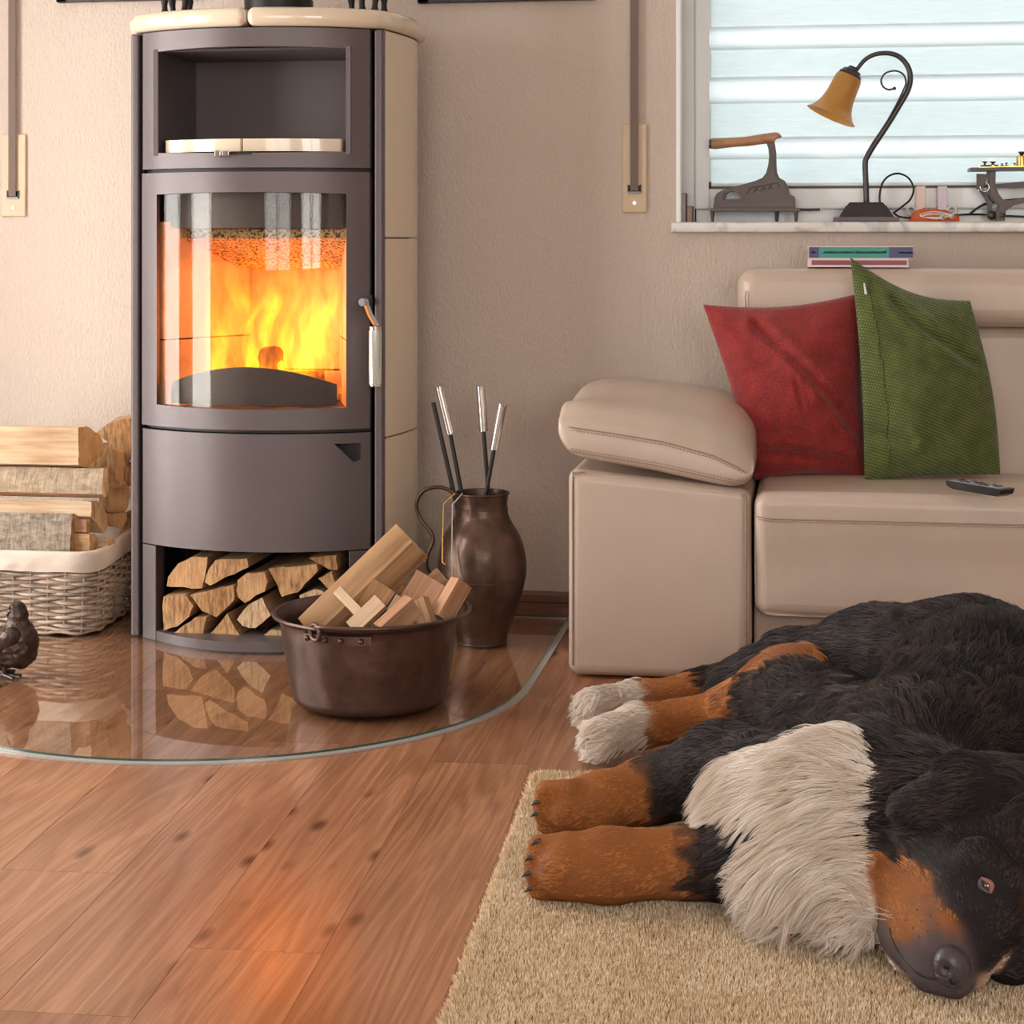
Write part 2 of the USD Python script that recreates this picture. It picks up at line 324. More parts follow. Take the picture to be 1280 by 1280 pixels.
wood('wood_inner', (0.30, 0.165, 0.075), (0.40, 0.235, 0.115))
def bark(name, dark, light):
    mat(name, {'g': ('attribute', {'attribute': 'grain'}), 'm': ('mapping', {'scale': (26.0, 60.0, 60.0)}), 'n': ('noise_texture', {'scale': 1.0, 'detail': 5.0, 'roughness': 0.7, 'distortion': 0.5}), 'r': ('rgb_ramp', {'ramp': [(0.3, dark), (0.6, light)]}),
        'm2': ('mapping', {'scale': (75.0, 16.0, 16.0)}), 'n2': ('noise_texture', {'scale': 1.0, 'detail': 3.0}), 'b': ('bump', {'strength': 0.9, 'distance': 0.006}), 'p': ('principled_bsdf', {'roughness': 0.9})},
        [('g.vector', 'm.vector'), ('m.vector', 'n.vector'), ('n.fac', 'r.fac'), ('r.color', 'p.base_color'), ('g.vector', 'm2.vector'), ('m2.vector', 'n2.vector'), ('n2.fac', 'b.height'), ('b.normal', 'p.normal')], 'p.BSDF')
bark('bark_grey', (0.11, 0.085, 0.065), (0.33, 0.27, 0.21)); bark('bark_pale', (0.22, 0.15, 0.10), (0.40, 0.31, 0.22))

# clear panes: sunlight passes, the surface mirrors by fresnel
def pane(name, tint, f0=0.055, rough=0.0):
    mat(name, {'lw': ('layer_weight', {'blend': 0.5}), 'pw': ('math', {'math_type': 'power', 'value2': 5.0}), 'f': ('math', {'math_type': 'multiply_add', 'value2': 0.93, 'value3': f0}), 't': ('transparent_bsdf', {'color': tint}), 'g': ('glossy_bsdf', {'color': (1, 1, 1), 'roughness': rough}), 'x': ('mix_closure', {})},
        [('lw.facing', 'pw.value1'), ('pw.value', 'f.value1'), ('f.value', 'x.fac'), ('t.BSDF', 'x.closure1'), ('g.BSDF', 'x.closure2')], 'x.closure')
pane('window_glass', (0.97, 0.98, 0.98)); pane('plate_glass', (0.93, 0.95, 0.94)); pane('stove_glass', (0.97, 0.95, 0.92), 0.022)
plain('glass_edge', (0.03, 0.075, 0.06), 0.08, coat_weight=1.0)
# roller blind: woven stripes that daylight shines through
def blind(name, dif, trans, lines):
    mat(name, {'c': ('texture_coordinate', {}), 'm': ('mapping', {'scale': lines}), 'n': ('noise_texture', {'scale': 1.0, 'detail': 2.0}), 'r': ('rgb_ramp', {'ramp': [(0.3, tuple(x * 0.90 for x in trans)), (0.7, trans)]}),
        'd': ('diffuse_bsdf', {'color': dif}), 't': ('translucent_bsdf', {}), 'x': ('mix_closure', {'fac': 0.62})},
        [('c.object', 'm.vector'), ('m.vector', 'n.vector'), ('n.fac', 'r.fac'), ('r.color', 't.color'), ('d.BSDF', 'x.closure1'), ('t.BSDF', 'x.closure2')], 'x.closure')
blind('blind_solid', (0.75, 0.78, 0.78), (0.88, 0.92, 0.93), (1.0, 1.0, 260.0)); blind('blind_sheer', (0.55, 0.57, 0.56), (0.74, 0.79, 0.79), (14.0, 14.0, 160.0))
# lamp shade of amber glass
mat('amber_glass', {'d': ('principled_bsdf', {'base_color': (0.60, 0.35, 0.11), 'roughness': 0.3}), 't': ('translucent_bsdf', {'color': (0.92, 0.58, 0.16)}), 'x': ('mix_closure', {'fac': 0.45})}, [('d.BSDF', 'x.closure1'), ('t.BSDF', 'x.closure2')], 'x.closure')
# woven cushion cloth
def cloth(name, a, b, scale, stretch):
    mat(name, {'c': ('attribute', {'attribute': 'grain'}), 'm': ('mapping', {'scale': stretch}),
        'v': ('voronoi_texture', {'scale': scale, 'randomness': 0.25}), 'r': ('rgb_ramp', {'ramp': [(0.15, a), (0.62, b)]}), 'n': ('noise_texture', {'scale': 24.0, 'detail': 3.0}), 'r2': ('rgb_ramp', {'ramp': [(0.3, (0.72, 0.72, 0.72)), (0.7, (1.1, 1.1, 1.1))]}),
        'x': ('mix', {'mix_type': 'multiply', 'fac': 1.0}), 'b': ('bump', {'strength': 0.55, 'distance': 0.0035, 'invert': True}), 'p': ('principled_bsdf', {'roughness': 0.9, 'sheen_weight': 0.25})},
        [('c.vector', 'm.vector'), ('m.vector', 'v.vector'), ('v.distance', 'r.fac'), ('c.vector', 'n.vector'), ('n.fac', 'r2.fac'), ('r.color', 'x.color1'), ('r2.color', 'x.color2'), ('x.color', 'p.base_color'), ('v.distance', 'b.height'), ('b.normal', 'p.normal')], 'p.BSDF')
cloth('red_cloth', (0.42, 0.032, 0.027), (0.18, 0.012, 0.013), 1.0, (240.0, 240.0, 240.0))
mat('green_cloth', {'c': ('attribute', {'attribute': 'grain'}), 'w': ('wave_texture', {'wave_type': 'bands', 'bands_direction': 'z', 'scale': 46.0, 'distortion': 1.2, 'detail': 2.0, 'detail_scale': 2.0}), 'w2': ('wave_texture', {'wave_type': 'bands', 'bands_direction': 'x', 'scale': 60.0, 'distortion': 1.0}),
    'mm': ('math', {'math_type': 'multiply'}), 'r': ('rgb_ramp', {'ramp': [(0.05, (0.065, 0.098, 0.018)), (0.5, (0.115, 0.150, 0.030)), (0.9, (0.22, 0.22, 0.065))]}), 'n': ('noise_texture', {'scale': 30.0, 'detail': 4.0}), 'r2': ('rgb_ramp', {'ramp': [(0.3, (0.72, 0.76, 0.72)), (0.7, (1.12, 1.1, 1.1))]}),
    'x': ('mix', {'mix_type': 'multiply', 'fac': 1.0}), 'b': ('bump', {'strength': 0.6, 'distance': 0.0035}), 'p': ('principled_bsdf', {'roughness': 0.9, 'sheen_weight': 0.2})},
    [('c.vector', 'w.vector'), ('c.vector', 'w2.vector'), ('w.fac', 'mm.value1'), ('w2.fac', 'mm.value2'), ('mm.value', 'r.fac'), ('c.vector', 'n.vector'), ('n.fac', 'r2.fac'), ('r.color', 'x.color1'), ('r2.color', 'x.color2'), ('x.color', 'p.base_color'), ('w.fac', 'b.height'), ('b.normal', 'p.normal')], 'p.BSDF')
# hair
def hair(name, color, rough=0.35, spec=0.5):
    plainn = {'base_color': color, 'roughness': rough, 'specular_ior_level': spec}
    mat(name, {'p': ('principled_bsdf', plainn)}, [], 'p.BSDF')
hair('hair_black', (0.013, 0.010, 0.011), 0.5, 0.35); hair('hair_brown', (0.045, 0.031, 0.030), 0.5, 0.4)
hair('hair_tan', (0.50, 0.185, 0.045), 0.5); hair('hair_tan_dark', (0.30, 0.098, 0.024), 0.5); hair('hair_white', (0.88, 0.79, 0.71), 0.5); hair('hair_cream', (0.74, 0.62, 0.52), 0.5)
# rug pile
for nm, col in (('pile_a', (0.86, 0.70, 0.50)), ('pile_b', (0.76, 0.57, 0.37)), ('pile_c', (0.92, 0.79, 0.61))): plain(nm, col, 0.95)
plain('rug_backing', (0.75, 0.60, 0.43), 0.95)
plain('sheer_curtain', (0.7, 0.66, 0.6), 0.9)
# fire: glowing gas, brighter and yellower near the logs
mat('flame', {'c': ('texture_coordinate', {}), 'd': ('noise_texture', {'scale': 6.0, 'detail': 1.0}), 's': ('vector_math', {'math_type': 'scale', 'scale': 0.10}), 'a': ('vector_math', {'math_type': 'add'}),
    'm': ('mapping', {'scale': (24.0, 24.0, 6.0)}), 'n': ('noise_texture', {'scale': 1.0, 'detail': 3.5, 'roughness': 0.55, 'distortion': 0.7}), 'r': ('rgb_ramp', {'ramp': [(0.49, (0, 0, 0)), (0.55, (0.12, 0.12, 0.12)), (0.66, (1, 1, 1))]}),
    'z': ('separate_xyz', {}), 'h': ('map_range', {'from_min': 0.0, 'from_max': 0.36, 'to_min': 1.0, 'to_max': 0.12, 'clamp': True}), 'x': ('math', {'math_type': 'multiply'}), 'y': ('math', {'math_type': 'multiply', 'value2': 54.0}),
    'v': ('principled_volume', {'density': 0.0, 'emission_color': (1.0, 0.27, 0.010)})},
    [('c.object', 'd.vector'), ('d.color', 's.vector1'), ('c.object', 'a.vector1'), ('s.vector', 'a.vector2'), ('a.vector', 'm.vector'), ('m.vector', 'n.vector'), ('n.fac', 'r.fac'), ('c.object', 'z.vector'), ('z.z', 'h.value'),
     ('r.color', 'x.value1'), ('h.result', 'x.value2'), ('x.value', 'y.value1'), ('y.value', 'v.emission_strength')], None, 'v.volume')
# ------------------------------------------------------------------ the room
YW = 4.868 * (CS + (681 - CX) / F_PX * SN)         # the back wall's plane
XL, XR, YB, ZC = -3.0, 2.5, -1.5, 2.5
WX0, WX1, WZ0, WZ1 = at(846, 200, YW)[0], 1.75, 1.02, 2.25   # opening of the window over the sofa
w = thing('wall_back', kind='structure')
T = 0.30
part(w, 'plaster', cat_(box(XL - .1, WX0, YW, YW + T, 0, ZC), box(WX1, XR + .1, YW, YW + T, 0, ZC), box(WX0, WX1, YW, YW + T, 0, WZ0), box(WX0, WX1, YW, YW + T, WZ1, ZC)), 'plaster', False)
part(None, 'wall_left', cat_(box(XL - .03, XL, YB - .1, 2.15, 0, ZC), box(XL - .03, XL, 4.25, YW, 0, ZC), box(XL - .03, XL, 2.15, 4.25, 2.15, ZC)), 'plaster', False, kind='structure')
part(None, 'wall_right', box(XR, XR + .1, YB - .1, YW, 0, ZC), 'plaster', False, kind='structure')
rw = [box(XL - .1, -1.85, YB - .1, YB, 0, ZC), box(-0.15, 0.55, YB - .1, YB, 0, ZC), box(2.05, XR + .1, YB - .1, YB, 0, ZC)]
for a, b in ((-1.85, -0.15), (0.55, 2.05)): rw += [box(a, b, YB - .1, YB, 0, 0.75), box(a, b, YB - .1, YB, 2.25, ZC)]
part(None, 'wall_rear', cat_(*rw), 'plaster', False, kind='structure')
part(None, 'ceiling', box(XL - .1, XR + .1, YB - .1, YW + .3, ZC, ZC + .1), 'ceiling_paint', False, kind='structure')
def window_frame(name, a, b, z0, z1, axis, c, mid=True):
    """A white frame with a clear pane in an opening of a wall we do not see."""
    t = thing(name, kind='structure'); f = 0.07
    def bx(u0, u1, v0, v1, d0, d1): return box(u0, u1, c + d0, c + d1, v0, v1) if axis == 'x' else box(c + d0, c + d1, u0, u1, v0, v1)
    fr = [bx(a, a + f, z0, z1, -.02, .02), bx(b - f, b, z0, z1, -.02, .02), bx(a + f, b - f, z0, z0 + f, -.02, .02), bx(a + f, b - f, z1 - f, z1, -.02, .02)]
    if mid: fr.append(bx((a + b) / 2 - .05, (a + b) / 2 + .05, z0 + f, z1 - f, -.02, .02))
    part(t, 'frame', cat_(*fr), 'white_frame', False); part(t, 'pane', bx(a + f, b - f, z0 + f, z1 - f, -.004, .004), 'window_glass', False)
window_frame('window_2', -1.85, -0.15, 0.75, 2.25, 'x', YB - .05); window_frame('window_3', 0.55, 2.05, 0.75, 2.25, 'x', YB - .05)
window_frame('door_1', 2.15, 4.25, 0.0, 2.15, 'y', XL - .015)

# curtains half drawn in front of the patio door
for k, (a, b) in enumerate(((2.02, 2.55), (3.30, 3.62), (4.05, 4.42))):
    ys = np.linspace(a, b, 70); xs = XL + .10 + .035 * np.sin((ys - a) * 2 * math.pi / .105)
    P = [(x, y) for x, y in zip(xs, ys)] + [(x + .003, y) for x, y in zip(xs[::-1], ys[::-1])]
    t = thing('curtain', ('rear panel', 'middle panel', 'panel nearest the wicker basket')[k] + ' of the sheer curtain at the patio door', 'curtain', (XL + .1, (a + b) / 2, 0))
    part(t, 'cloth', extrude(Polygon(P), .02, 2.36), 'sheer_curtain', True)
# floor: a slab under laminate planks laid nearly square to the wall
fl = thing('floor', kind='structure')
part(fl, 'screed', box(XL - .1, XR + .1, YB - .1, YW + .3, -0.10, -0.012), 'underfloor', False)
PA = math.radians(2.75); PW, PL = 0.193, 1.285
pd, pn = np.array([-math.sin(PA), math.cos(PA)]), np.array([math.cos(PA), math.sin(PA)])
p0 = on(175, 1264)[:2]
rng = random.Random(5)
stag = [0.0, 0.52, 0.21, 0.73, 0.37, 0.9, 0.12, 0.6]
room_poly = Polygon([(XL, YB), (XR, YB), (XR, YW), (XL, YW)])
e1, e2 = on(20, 1087)[:2], on(400, 1192)[:2]       # two joints between plank ends that the photograph shows
def along(p): return (p - p0) @ pd
def row_of(p): return math.floor((p - p0) @ pn / PW)
known = {row_of(e1): along(e1), row_of(e2): along(e2)}
for i in range(-14, 20):
    off = known.get(i, along(e1) + stag[i % 8] * PL)
    for j in range(-5, 6):
        a0, a1 = off + j * PL, off + (j + 1) * PL; b0, b1 = i * PW, (i + 1) * PW
        g = 0.0001
        poly = Polygon([tuple(p0 + pn * b + pd * a) for b, a in ((b0 + g, a0 + g), (b1 - g, a0 + g), (b1 - g, a1 - g), (b0 + g, a1 - g))])
        far = max(a1, a0)
        q = poly.intersection(room_poly)
        if q.is_empty or q.area < 1e-4: continue
        c = np.array(q.centroid.coords[0])
        if c[1] < 1.3: continue                    # out of the camera's sight: one plain board below
        top = extrude(q.buffer(-0.0004, join_style=2), -0.0004, 0.0); m = cat_(extrude(q, -0.012, -0.0004), top)
        part(fl, 'plank', m, 'plank_' + 'abc'[rng.randrange(3)], False)
part(fl, 'rear_boards', box(XL, XR, YB, 1.25, -0.012, -0.001), 'plank_a', False)
# skirting board along the back wall
bb = thing('baseboard_back', kind='structure')
prof = [(0, 0), (-.016, 0), (-.016, .024), (-.011, .028), (-.011, .036), (-.015, .040), (-.015, .058), (-.009, .065), (0, .066)]
def skirting(x0, x1):
    m = trimesh.creation.extrude_polygon(Polygon(prof), x1 - x0, engine='earcut')      # profile in (y, z), run along x
    v = np.array(m.vertices); return trimesh.Trimesh(np.stack([x0 + v[:, 2], YW + v[:, 0], v[:, 1]], 1), m.faces, process=False)
part(bb, 'moulding', skirting(XL, XR), 'skirting_wood', 20)

# the window over the sofa: reveal, marble sill, frame, pane and striped roller blind
YF = YW + 0.135                                       # front of the fixed frame
wn = thing('window_1', kind='structure')
fxl = at(857, 200, YF)[0]; fz0 = at(1000, 277, YF)[2]
sx0 = at(868, 200, YF - .012)[0]; gx0 = at(888, 150, YF - .012)[0]
sz0 = at(1000, 262, YF - .012)[2]; gz0 = at(1000, 232.5, YF - .012)[2]
part(wn, 'plaster_edge', box(WX0 - .002, WX0 + .012, YW - .003, YW + .02, WZ0, WZ1, .004), 'white_frame', 30)
part(wn, 'frame', cat_(box(WX0, sx0 + .004, YF, YF + .07, 1.02, WZ1), box(sx0, WX1, YF, YF + .07, 1.02, sz0 + .004)), 'white_frame', False)
part(wn, 'sash', cat_(box(sx0, gx0, YF - .014, YF + .05, sz0, WZ1, .006), box(gx0 - .004, WX1, YF - .014, YF + .05, sz0, gz0 - .004, .006)), 'white_frame', 30)
part(wn, 'gasket', cat_(box(gx0 - .003, WX1, YF - .0155, YF - .009, gz0 - .006, gz0 - .001), box(gx0 - .004, gx0 + .002, YF - .0155, YF - .009, gz0 - .006, gz0 + .012)), 'rubber_seal', False)
part(wn, 'pane', box(gx0, WX1, YF + .034, YF + .040, gz0, WZ1), 'window_glass', False)
sill_z = 1.0415
part(wn, 'sill', box(at(838.5, 283, YW - .03)[0], WX1 + .05, YW - .03, YF + .02, sill_z - .027, sill_z, .004), 'marble', 30)
# blind: solid stripes in front, sheer ones behind; the hem rests on the gasket
bl = thing('roller_blind', 'white roller blind with alternating solid and sheer stripes in the window', 'blind', (gx0, YF, gz0))
edges = [(-40, 0), (34, 63), (97, 130), (172, 199.5)]
yb_ = YF - .006
def stripe(z0, z1, y, sag):
    zz = np.linspace(z0, z1, 9); ys = y - sag * np.sin(np.linspace(0, np.pi, 9)) ; P = [(ys[i], zz[i]) for i in range(9)] + [(ys[i] + .0015, zz[i]) for i in range(8, -1, -1)]
    m = trimesh.creation.extrude_polygon(Polygon(P), WX1 - gx0, engine='earcut'); v = np.array(m.vertices)
    return trimesh.Trimesh(np.stack([gx0 + v[:, 2], v[:, 0], v[:, 1]], 1), m.faces, process=False)
zs = [(at(888, b, yb_)[2], at(888, a, yb_)[2]) for a, b in edges]
per = np.mean([zs[i][0] - zs[i + 1][0] for i in range(3)])
zs += [(zs[0][0] + per * k, zs[0][1] + per * k) for k in range(1, 8) if zs[0][1] + per * k < WZ1]
zs.sort()
for a, b in zs: part(bl, 'solid_stripe', stripe(a, b, yb_ - .004, .004), 'blind_solid', 30)
lo_ = gz0
for a, b in zs: part(bl, 'sheer_stripe', stripe(lo_, a + .012, yb_ + .006, .001), 'blind_sheer', 30); lo_ = b - .012
part(bl, 'sheer_stripe', stripe(lo_, WZ1, yb_ + .006, .001), 'blind_sheer', 30)
part(bl, 'hem_bar', box(gx0, WX1, yb_ - .004, yb_ + .012, gz0 - .001, gz0 + .008, .003), 'white_frame', 30)

# shutter straps with their winder plates
def winder(pxc, pw, p_top, p_bot, sw, label):
    c = at(pxc, (p_top + p_bot) / 2, YW); x0, x1 = at(pxc - pw / 2, 0, YW)[0], at(pxc + pw / 2, 0, YW)[0]
    z1, z0 = at(pxc, p_top, YW)[2], at(pxc, p_bot, YW)[2]; cx = (x0 + x1) / 2
    t = thing('shutter_strap', label, 'strap', (cx, YW, z0))
    hz = z0 + (z1 - z0) * 0.23
    plate = man(box(x0, x1, YW - .008, YW, z0, z1, .004)) - man(box(cx - sw * .85, cx + sw * .85, YW - .02, YW - .003, hz, hz + .018))
    part(t, 'winder_plate', plate, 'beige_plastic', 30)
    part(t, 'slot', cat_(box(cx - sw * .85, cx + sw * .85, YW - .0035, YW - .0025, hz, hz + .018), box(cx - sw * .85, cx - sw * .7, YW - .011, YW - .003, hz, hz + .02), box(cx + sw * .7, cx + sw * .85, YW - .011, YW - .003, hz, hz + .02)), 'rod_black', False)
    part(t, 'belt', box(cx - sw / 2, cx + sw / 2, YW - .016, YW - .0145, hz + .004, ZC), 'strap', False)
    part(t, 'lip', box(cx - sw * .8, cx + sw * .8, YW - .016, YW - .006, hz - .003, hz + .002, .001), 'grey_plastic', 30)
    part(t, 'screw', cyl((cx, YW - .010, z0 + (z1 - z0) * .11), (cx, YW - .006, z0 + (z1 - z0) * .11), .0045, 16), 'chrome', 30)
winder(18, 31, 168, 271, .021, 'brown shutter strap with beige winder plate on the wall above the firewood basket')
winder(793.5, 31, 155, 266, .021, 'brown shutter strap with beige winder plate on the wall beside the window')
# pictures: only their lower edges hang into view
def picture(px0, px1, pyb, label):
    a, b = at(px0, pyb, YW), at(px1, pyb, YW); z0 = a[2]; t = thing('picture_frame', label, 'picture', ((a[0] + b[0]) / 2, YW, z0))
    f = .03; X0, X1, Z1 = a[0], b[0], z0 + .45
    part(t, 'frame', cat_(box(X0, X1, YW - .022, YW - .001, z0, z0 + f, .002), box(X0, X1, YW - .022, YW - .001, Z1 - f, Z1, .002), box(X0, X0 + f, YW - .022, YW - .001, z0, Z1, .002), box(X1 - f, X1, YW - .022, YW - .001, z0, Z1, .002)), 'pictures', 30)
    part(t, 'backing', box(X0 + f, X1 - f, YW - .008, YW - .002, z0 + f, Z1 - f), 'paper', False)
picture(74, 255, 4, 'black picture frame cut off at the top, on the wall left of the stove pipe')
picture(524, 745, 5, 'black picture frame cut off at the top, on the wall right of the stove')
# ------------------------------------------------------------------ glass hearth plate
PZ = 0.008
pc, pr = np.array([-1.32, 4.03]), 0.70
hp = thing('hearth_plate', 'clear arched glass hearth plate lying on the floor under the stove', 'glass plate', (pc[0], pc[1], 0))
ang = np.linspace(math.pi, 2 * math.pi, 97)
outer = Polygon([(pc[0] + pr * math.cos(a), pc[1] + pr * math.sin(a)) for a in ang] + [(pc[0] + pr, YW - .02), (pc[0] - pr, YW - .02)])
plate = outer.buffer(-.012)
gl = extrude(plate, .0015, PZ)
up = gl.face_normals[:, 2] > 0.5; side = np.abs(gl.face_normals[:, 2]) < 0.5
part(hp, 'pane', trimesh.Trimesh(gl.vertices, gl.faces[up], process=True), 'plate_glass', False)
part(hp, 'cut_edge', trimesh.Trimesh(gl.vertices, gl.faces[side], process=True), 'glass_edge', 30, label='dark green cut edge of the glass')
part(hp, 'edge_lip', extrude(outer.buffer(.004).difference(outer.buffer(-.0125)), 0.0002, 0.004), 'silver_rim', False, label='silvery sealing lip around the glass')

# ------------------------------------------------------------------ the stove
SX, SR = -1.354, 0.493
SY = 4.274 + SR                                         # centre of the front's arc
sv = thing('wood_stove', 'tall anthracite wood stove with cream ceramic sides and a burning fire behind glass', 'stove', (SX, 4.5, PZ))
def arcpoly(h0, h1, off, t, cut=0.0015, n=28):
    xs = np.linspace(h0 + cut, h1 - cut, n)
    o = lambda x, r: (SX + x, SY - math.sqrt(r * r - x * x))
    R = SR + off; p = [o(h0, R - cut)] + [o(x, R) for x in xs] + [o(h1, R - cut)] + [o(x, R - t) for x in np.linspace(h1, h0, n)]
    return Polygon(p)
def arc(h0, h1, z0, z1, off=0.0, t=.012, cut=.0015):
    if cut <= 0 or z1 - z0 < 3 * cut: return extrude(arcpoly(h0, h1, off, t, 0), z0, z1)
    return extrude(arcpoly(h0, h1, off, t, cut), z0, z1)
def ring(h, z0, z1, wh, w0, w1, off, t):
    """An arched frame with an opening whose rim slopes inwards."""
    m = man(arc(-h, h, z0, z1, off, t))
    cutter = trimesh.convex.convex_hull(np.array([(SX + sx * (wh + k), y, z) for sx in (-1, 1) for k, y in ((.012, 4.20), (0, 4.40)) for z in (w0 - k, w1 + k)]))
    return m - man(cutter)
H = .291
# body: carcass sheets, shelves and back
def plan(off, hw, yb):
    xs = np.linspace(-hw, hw, 25); return Polygon([(SX + x, SY - math.sqrt((SR + off) ** 2 - x * x)) for x in xs] + [(SX + hw, yb), (SX - hw, yb)])
BK = 4.715
shelf = plan(-.02, .286, BK)
part(sv, 'body', cat_(box(SX - .31, SX - .298, 4.40, BK, .02, 1.508), box(SX + .298, SX + .31, 4.40, BK, .02, 1.508), box(SX - .31, SX + .31, BK - .012, BK, PZ, 1.508)), 'stove_dark', False)
for z0, z1 in ((.0082, .0125), (.252, .266), (.528, .542), (1.160, 1.172), (1.490, 1.508)): part(sv, 'shelf_plate', extrude(shelf, z0, z1), 'stove_dark', False)
part(sv, 'plinth', extrude(Polygon([(SX + x, SY - math.sqrt((SR + .001) ** 2 - x * x) - .026 * (1 - (x / .243) ** 2)) for x in np.linspace(-.243, .243, 40)] + [(SX + .243, 4.42), (SX - .243, 4.42)]), PZ, .031), 'stove_steel', 30)
for s in (-1, 1):
    a, b = sorted((s * .245, s * H)); part(sv, 'pillar', extrude(arcpoly(a, b, 0, .05), PZ, .240), 'stove_steel', 30)
    part(sv, 'corner_post', box(SX + s * .300, SX + s * .322, 4.368, 4.425, PZ, 1.508, .006, 12), 'stove_steel', 30)
part(sv, 'drawer_front', man(arc(-H, H, .243, .527, 0, .012)) - man(trimesh.convex.convex_hull(np.array([(SX + x, y, z) for y in (4.2, 4.45) for x, z in ((.212, .502), (.270, .502), (.270, .462), (.255, .455))]))), 'stove_steel', 30)
part(sv, 'drawer_recess', trimesh.convex.convex_hull(np.array([(SX + x, y, z) for y in (4.36, 4.40) for x, z in ((.205, .508), (.276, .508), (.276, .455), (.205, .455))])), 'rod_black', False)
# upper compartment
part(sv, 'upper_frame', ring(H, 1.170, 1.508, .236, 1.213, 1.455, 0, .016), 'stove_steel', 25)
n0, n1, nb = 1.213, 1.455, 4.62
part(sv, 'compartment_lining', cat_(box(SX - .25, SX + .25, nb, nb + .006, n0 - .01, n1 + .01), box(SX - .25, SX - .238, 4.335, nb, n0 - .01, n1 + .01), box(SX + .238, SX + .25, 4.335, nb, n0 - .01, n1 + .01), box(SX - .25, SX + .25, 4.34, nb, n1 + .004, n1 + .01), box(SX - .25, SX + .25, 4.34, nb, n0 - .01, n0 - .004)), 'stove_steel', False)
for a, b in ((-.226, -.012), (-.009, .224)):
    part(sv, 'warming_tile', extrude(arcpoly(a, b, -.02, .20, .003), n0 - .003, n0 + .028), 'cream_ceramic', 30, label='cream ceramic warming tile')
part(sv, 'slider_slot', arc(-.062, .020, 1.2005, 1.2065, .0008, .004, 0), 'rod_black', False)
kx = at(279.5, 188, 4.276)[0]
part(sv, 'air_slider', cat_(box(kx - .017, kx - .001, 4.256, 4.283, 1.196, 1.212, .002), box(kx + .0005, kx + .019, 4.258, 4.283, 1.197, 1.211, .002)), 'chrome', 30, label='chrome air slider knob')
# top slab in two halves, ceramic with rounded edges
sp = at(305, 20, 4.25)[0] - SX
def slab_half(a, b):
    r = .019; s = Manifold.sphere(r, 20); pts = []
    for x in np.linspace(-.30, .30, 25): pts.append((x, SY - math.sqrt((SR + .012) ** 2 - x * x) + r - .004))
    side = [(.337, 4.405), (.354, 4.45), (.366, 4.53), (.368, 4.60), (.362, 4.68), (.350, 4.735)]
    pts += [(x - r, y) for x, y in side] + [(-x + r, y) for x, y in side]
    hullp = Polygon(pts).convex_hull.intersection(Polygon([(a, 4), (b, 4), (b, 5), (a, 5)]))
    return Manifold.batch_hull([s.translate((SX + x, y, z)) for x, y in hullp.exterior.coords[:-1] for z in (1.5105 + r, 1.557 - r)])
part(sv, 'top_slab', slab_half(-1, sp - .0195), 'cream_ceramic', 35); part(sv, 'top_slab', slab_half(sp + .0195, 1), 'cream_ceramic', 35)
# ceramic side tiles, bulging outwards
side = [(.323, 4.395), (.331, 4.44), (.340, 4.50), (.346, 4.56), (.348, 4.61), (.345, 4.66), (.336, 4.70), (.326, 4.712)]
for s in (-1, 1):
    cv = spline([(x, y, 0) for x, y in side], 26)[:, :2]
    P = Polygon([(SX + s * x, y) for x, y in cv] + [(SX + s * .314, 4.712), (SX + s * .314, 4.395)])
    P = P if P.exterior.is_ccw else Polygon(P.exterior.coords[::-1])
    for z0, z1 in ((.03, .509), (.512, .9985), (1.0015, 1.508)):
        i = P.buffer(-.0025)
        part(sv, 'side_tile', cat_(extrude(P, z0 + .002, z1 - .002), extrude(i, z0, z0 + .0021), extrude(i, z1 - .0021, z1)), 'cream_ceramic', 40, label='cream ceramic side tile')
# fire door
part(sv, 'door_frame', ring(H, .537, 1.160, .236, .594, 1.103, .004, .016), 'stove_steel', 25)
part(sv, 'door_glass', arc(-.247, .247, .583, 1.113, -.009, .003, 0), 'stove_glass', 30)
piv = at(459, 377, 4.34); bend = at(471, 408, 4.295); gt, gb = at(469, 412, 4.295), at(469, 481, 4.295)
dh = part(sv, 'door_handle', cat_(cyl(piv + (0, -.05, 0), piv + (0, .02, 0), .0095, 20), cyl(piv + (0, -.052, 0), piv + (0, -.046, 0), .007, 20)), 'grey_plastic', 30)
part(dh, 'slot', box(piv[0] + .003, piv[0] + .012, 4.325, 4.347, piv[2] - .030, piv[2] + .016), 'rod_black', False)
part(dh, 'lever', tube([piv + (.004, -.042, .005), piv * .5 + bend * .5 + (0, -.02, .0), bend], .0085, 4, flat=.8), 'brushed_steel', 20)
part(dh, 'grip', cat_(lathe([(0, gb[2]), (.013, gb[2]), (.0155, gb[2] + .003), (.0155, gt[2] - .003), (.013, gt[2]), (0, gt[2])], gt[0], gt[1], 24)), 'grip_glass', 40, label='pale glassy grip')
part(dh, 'collar', cyl(gt + (0, 0, -.002), gt + (0, 0, .008), .0145, 20), 'chrome', 30); part(dh, 'collar', cyl(gb + (0, 0, -.003), gb + (0, 0, .002), .0145, 20), 'chrome', 30)
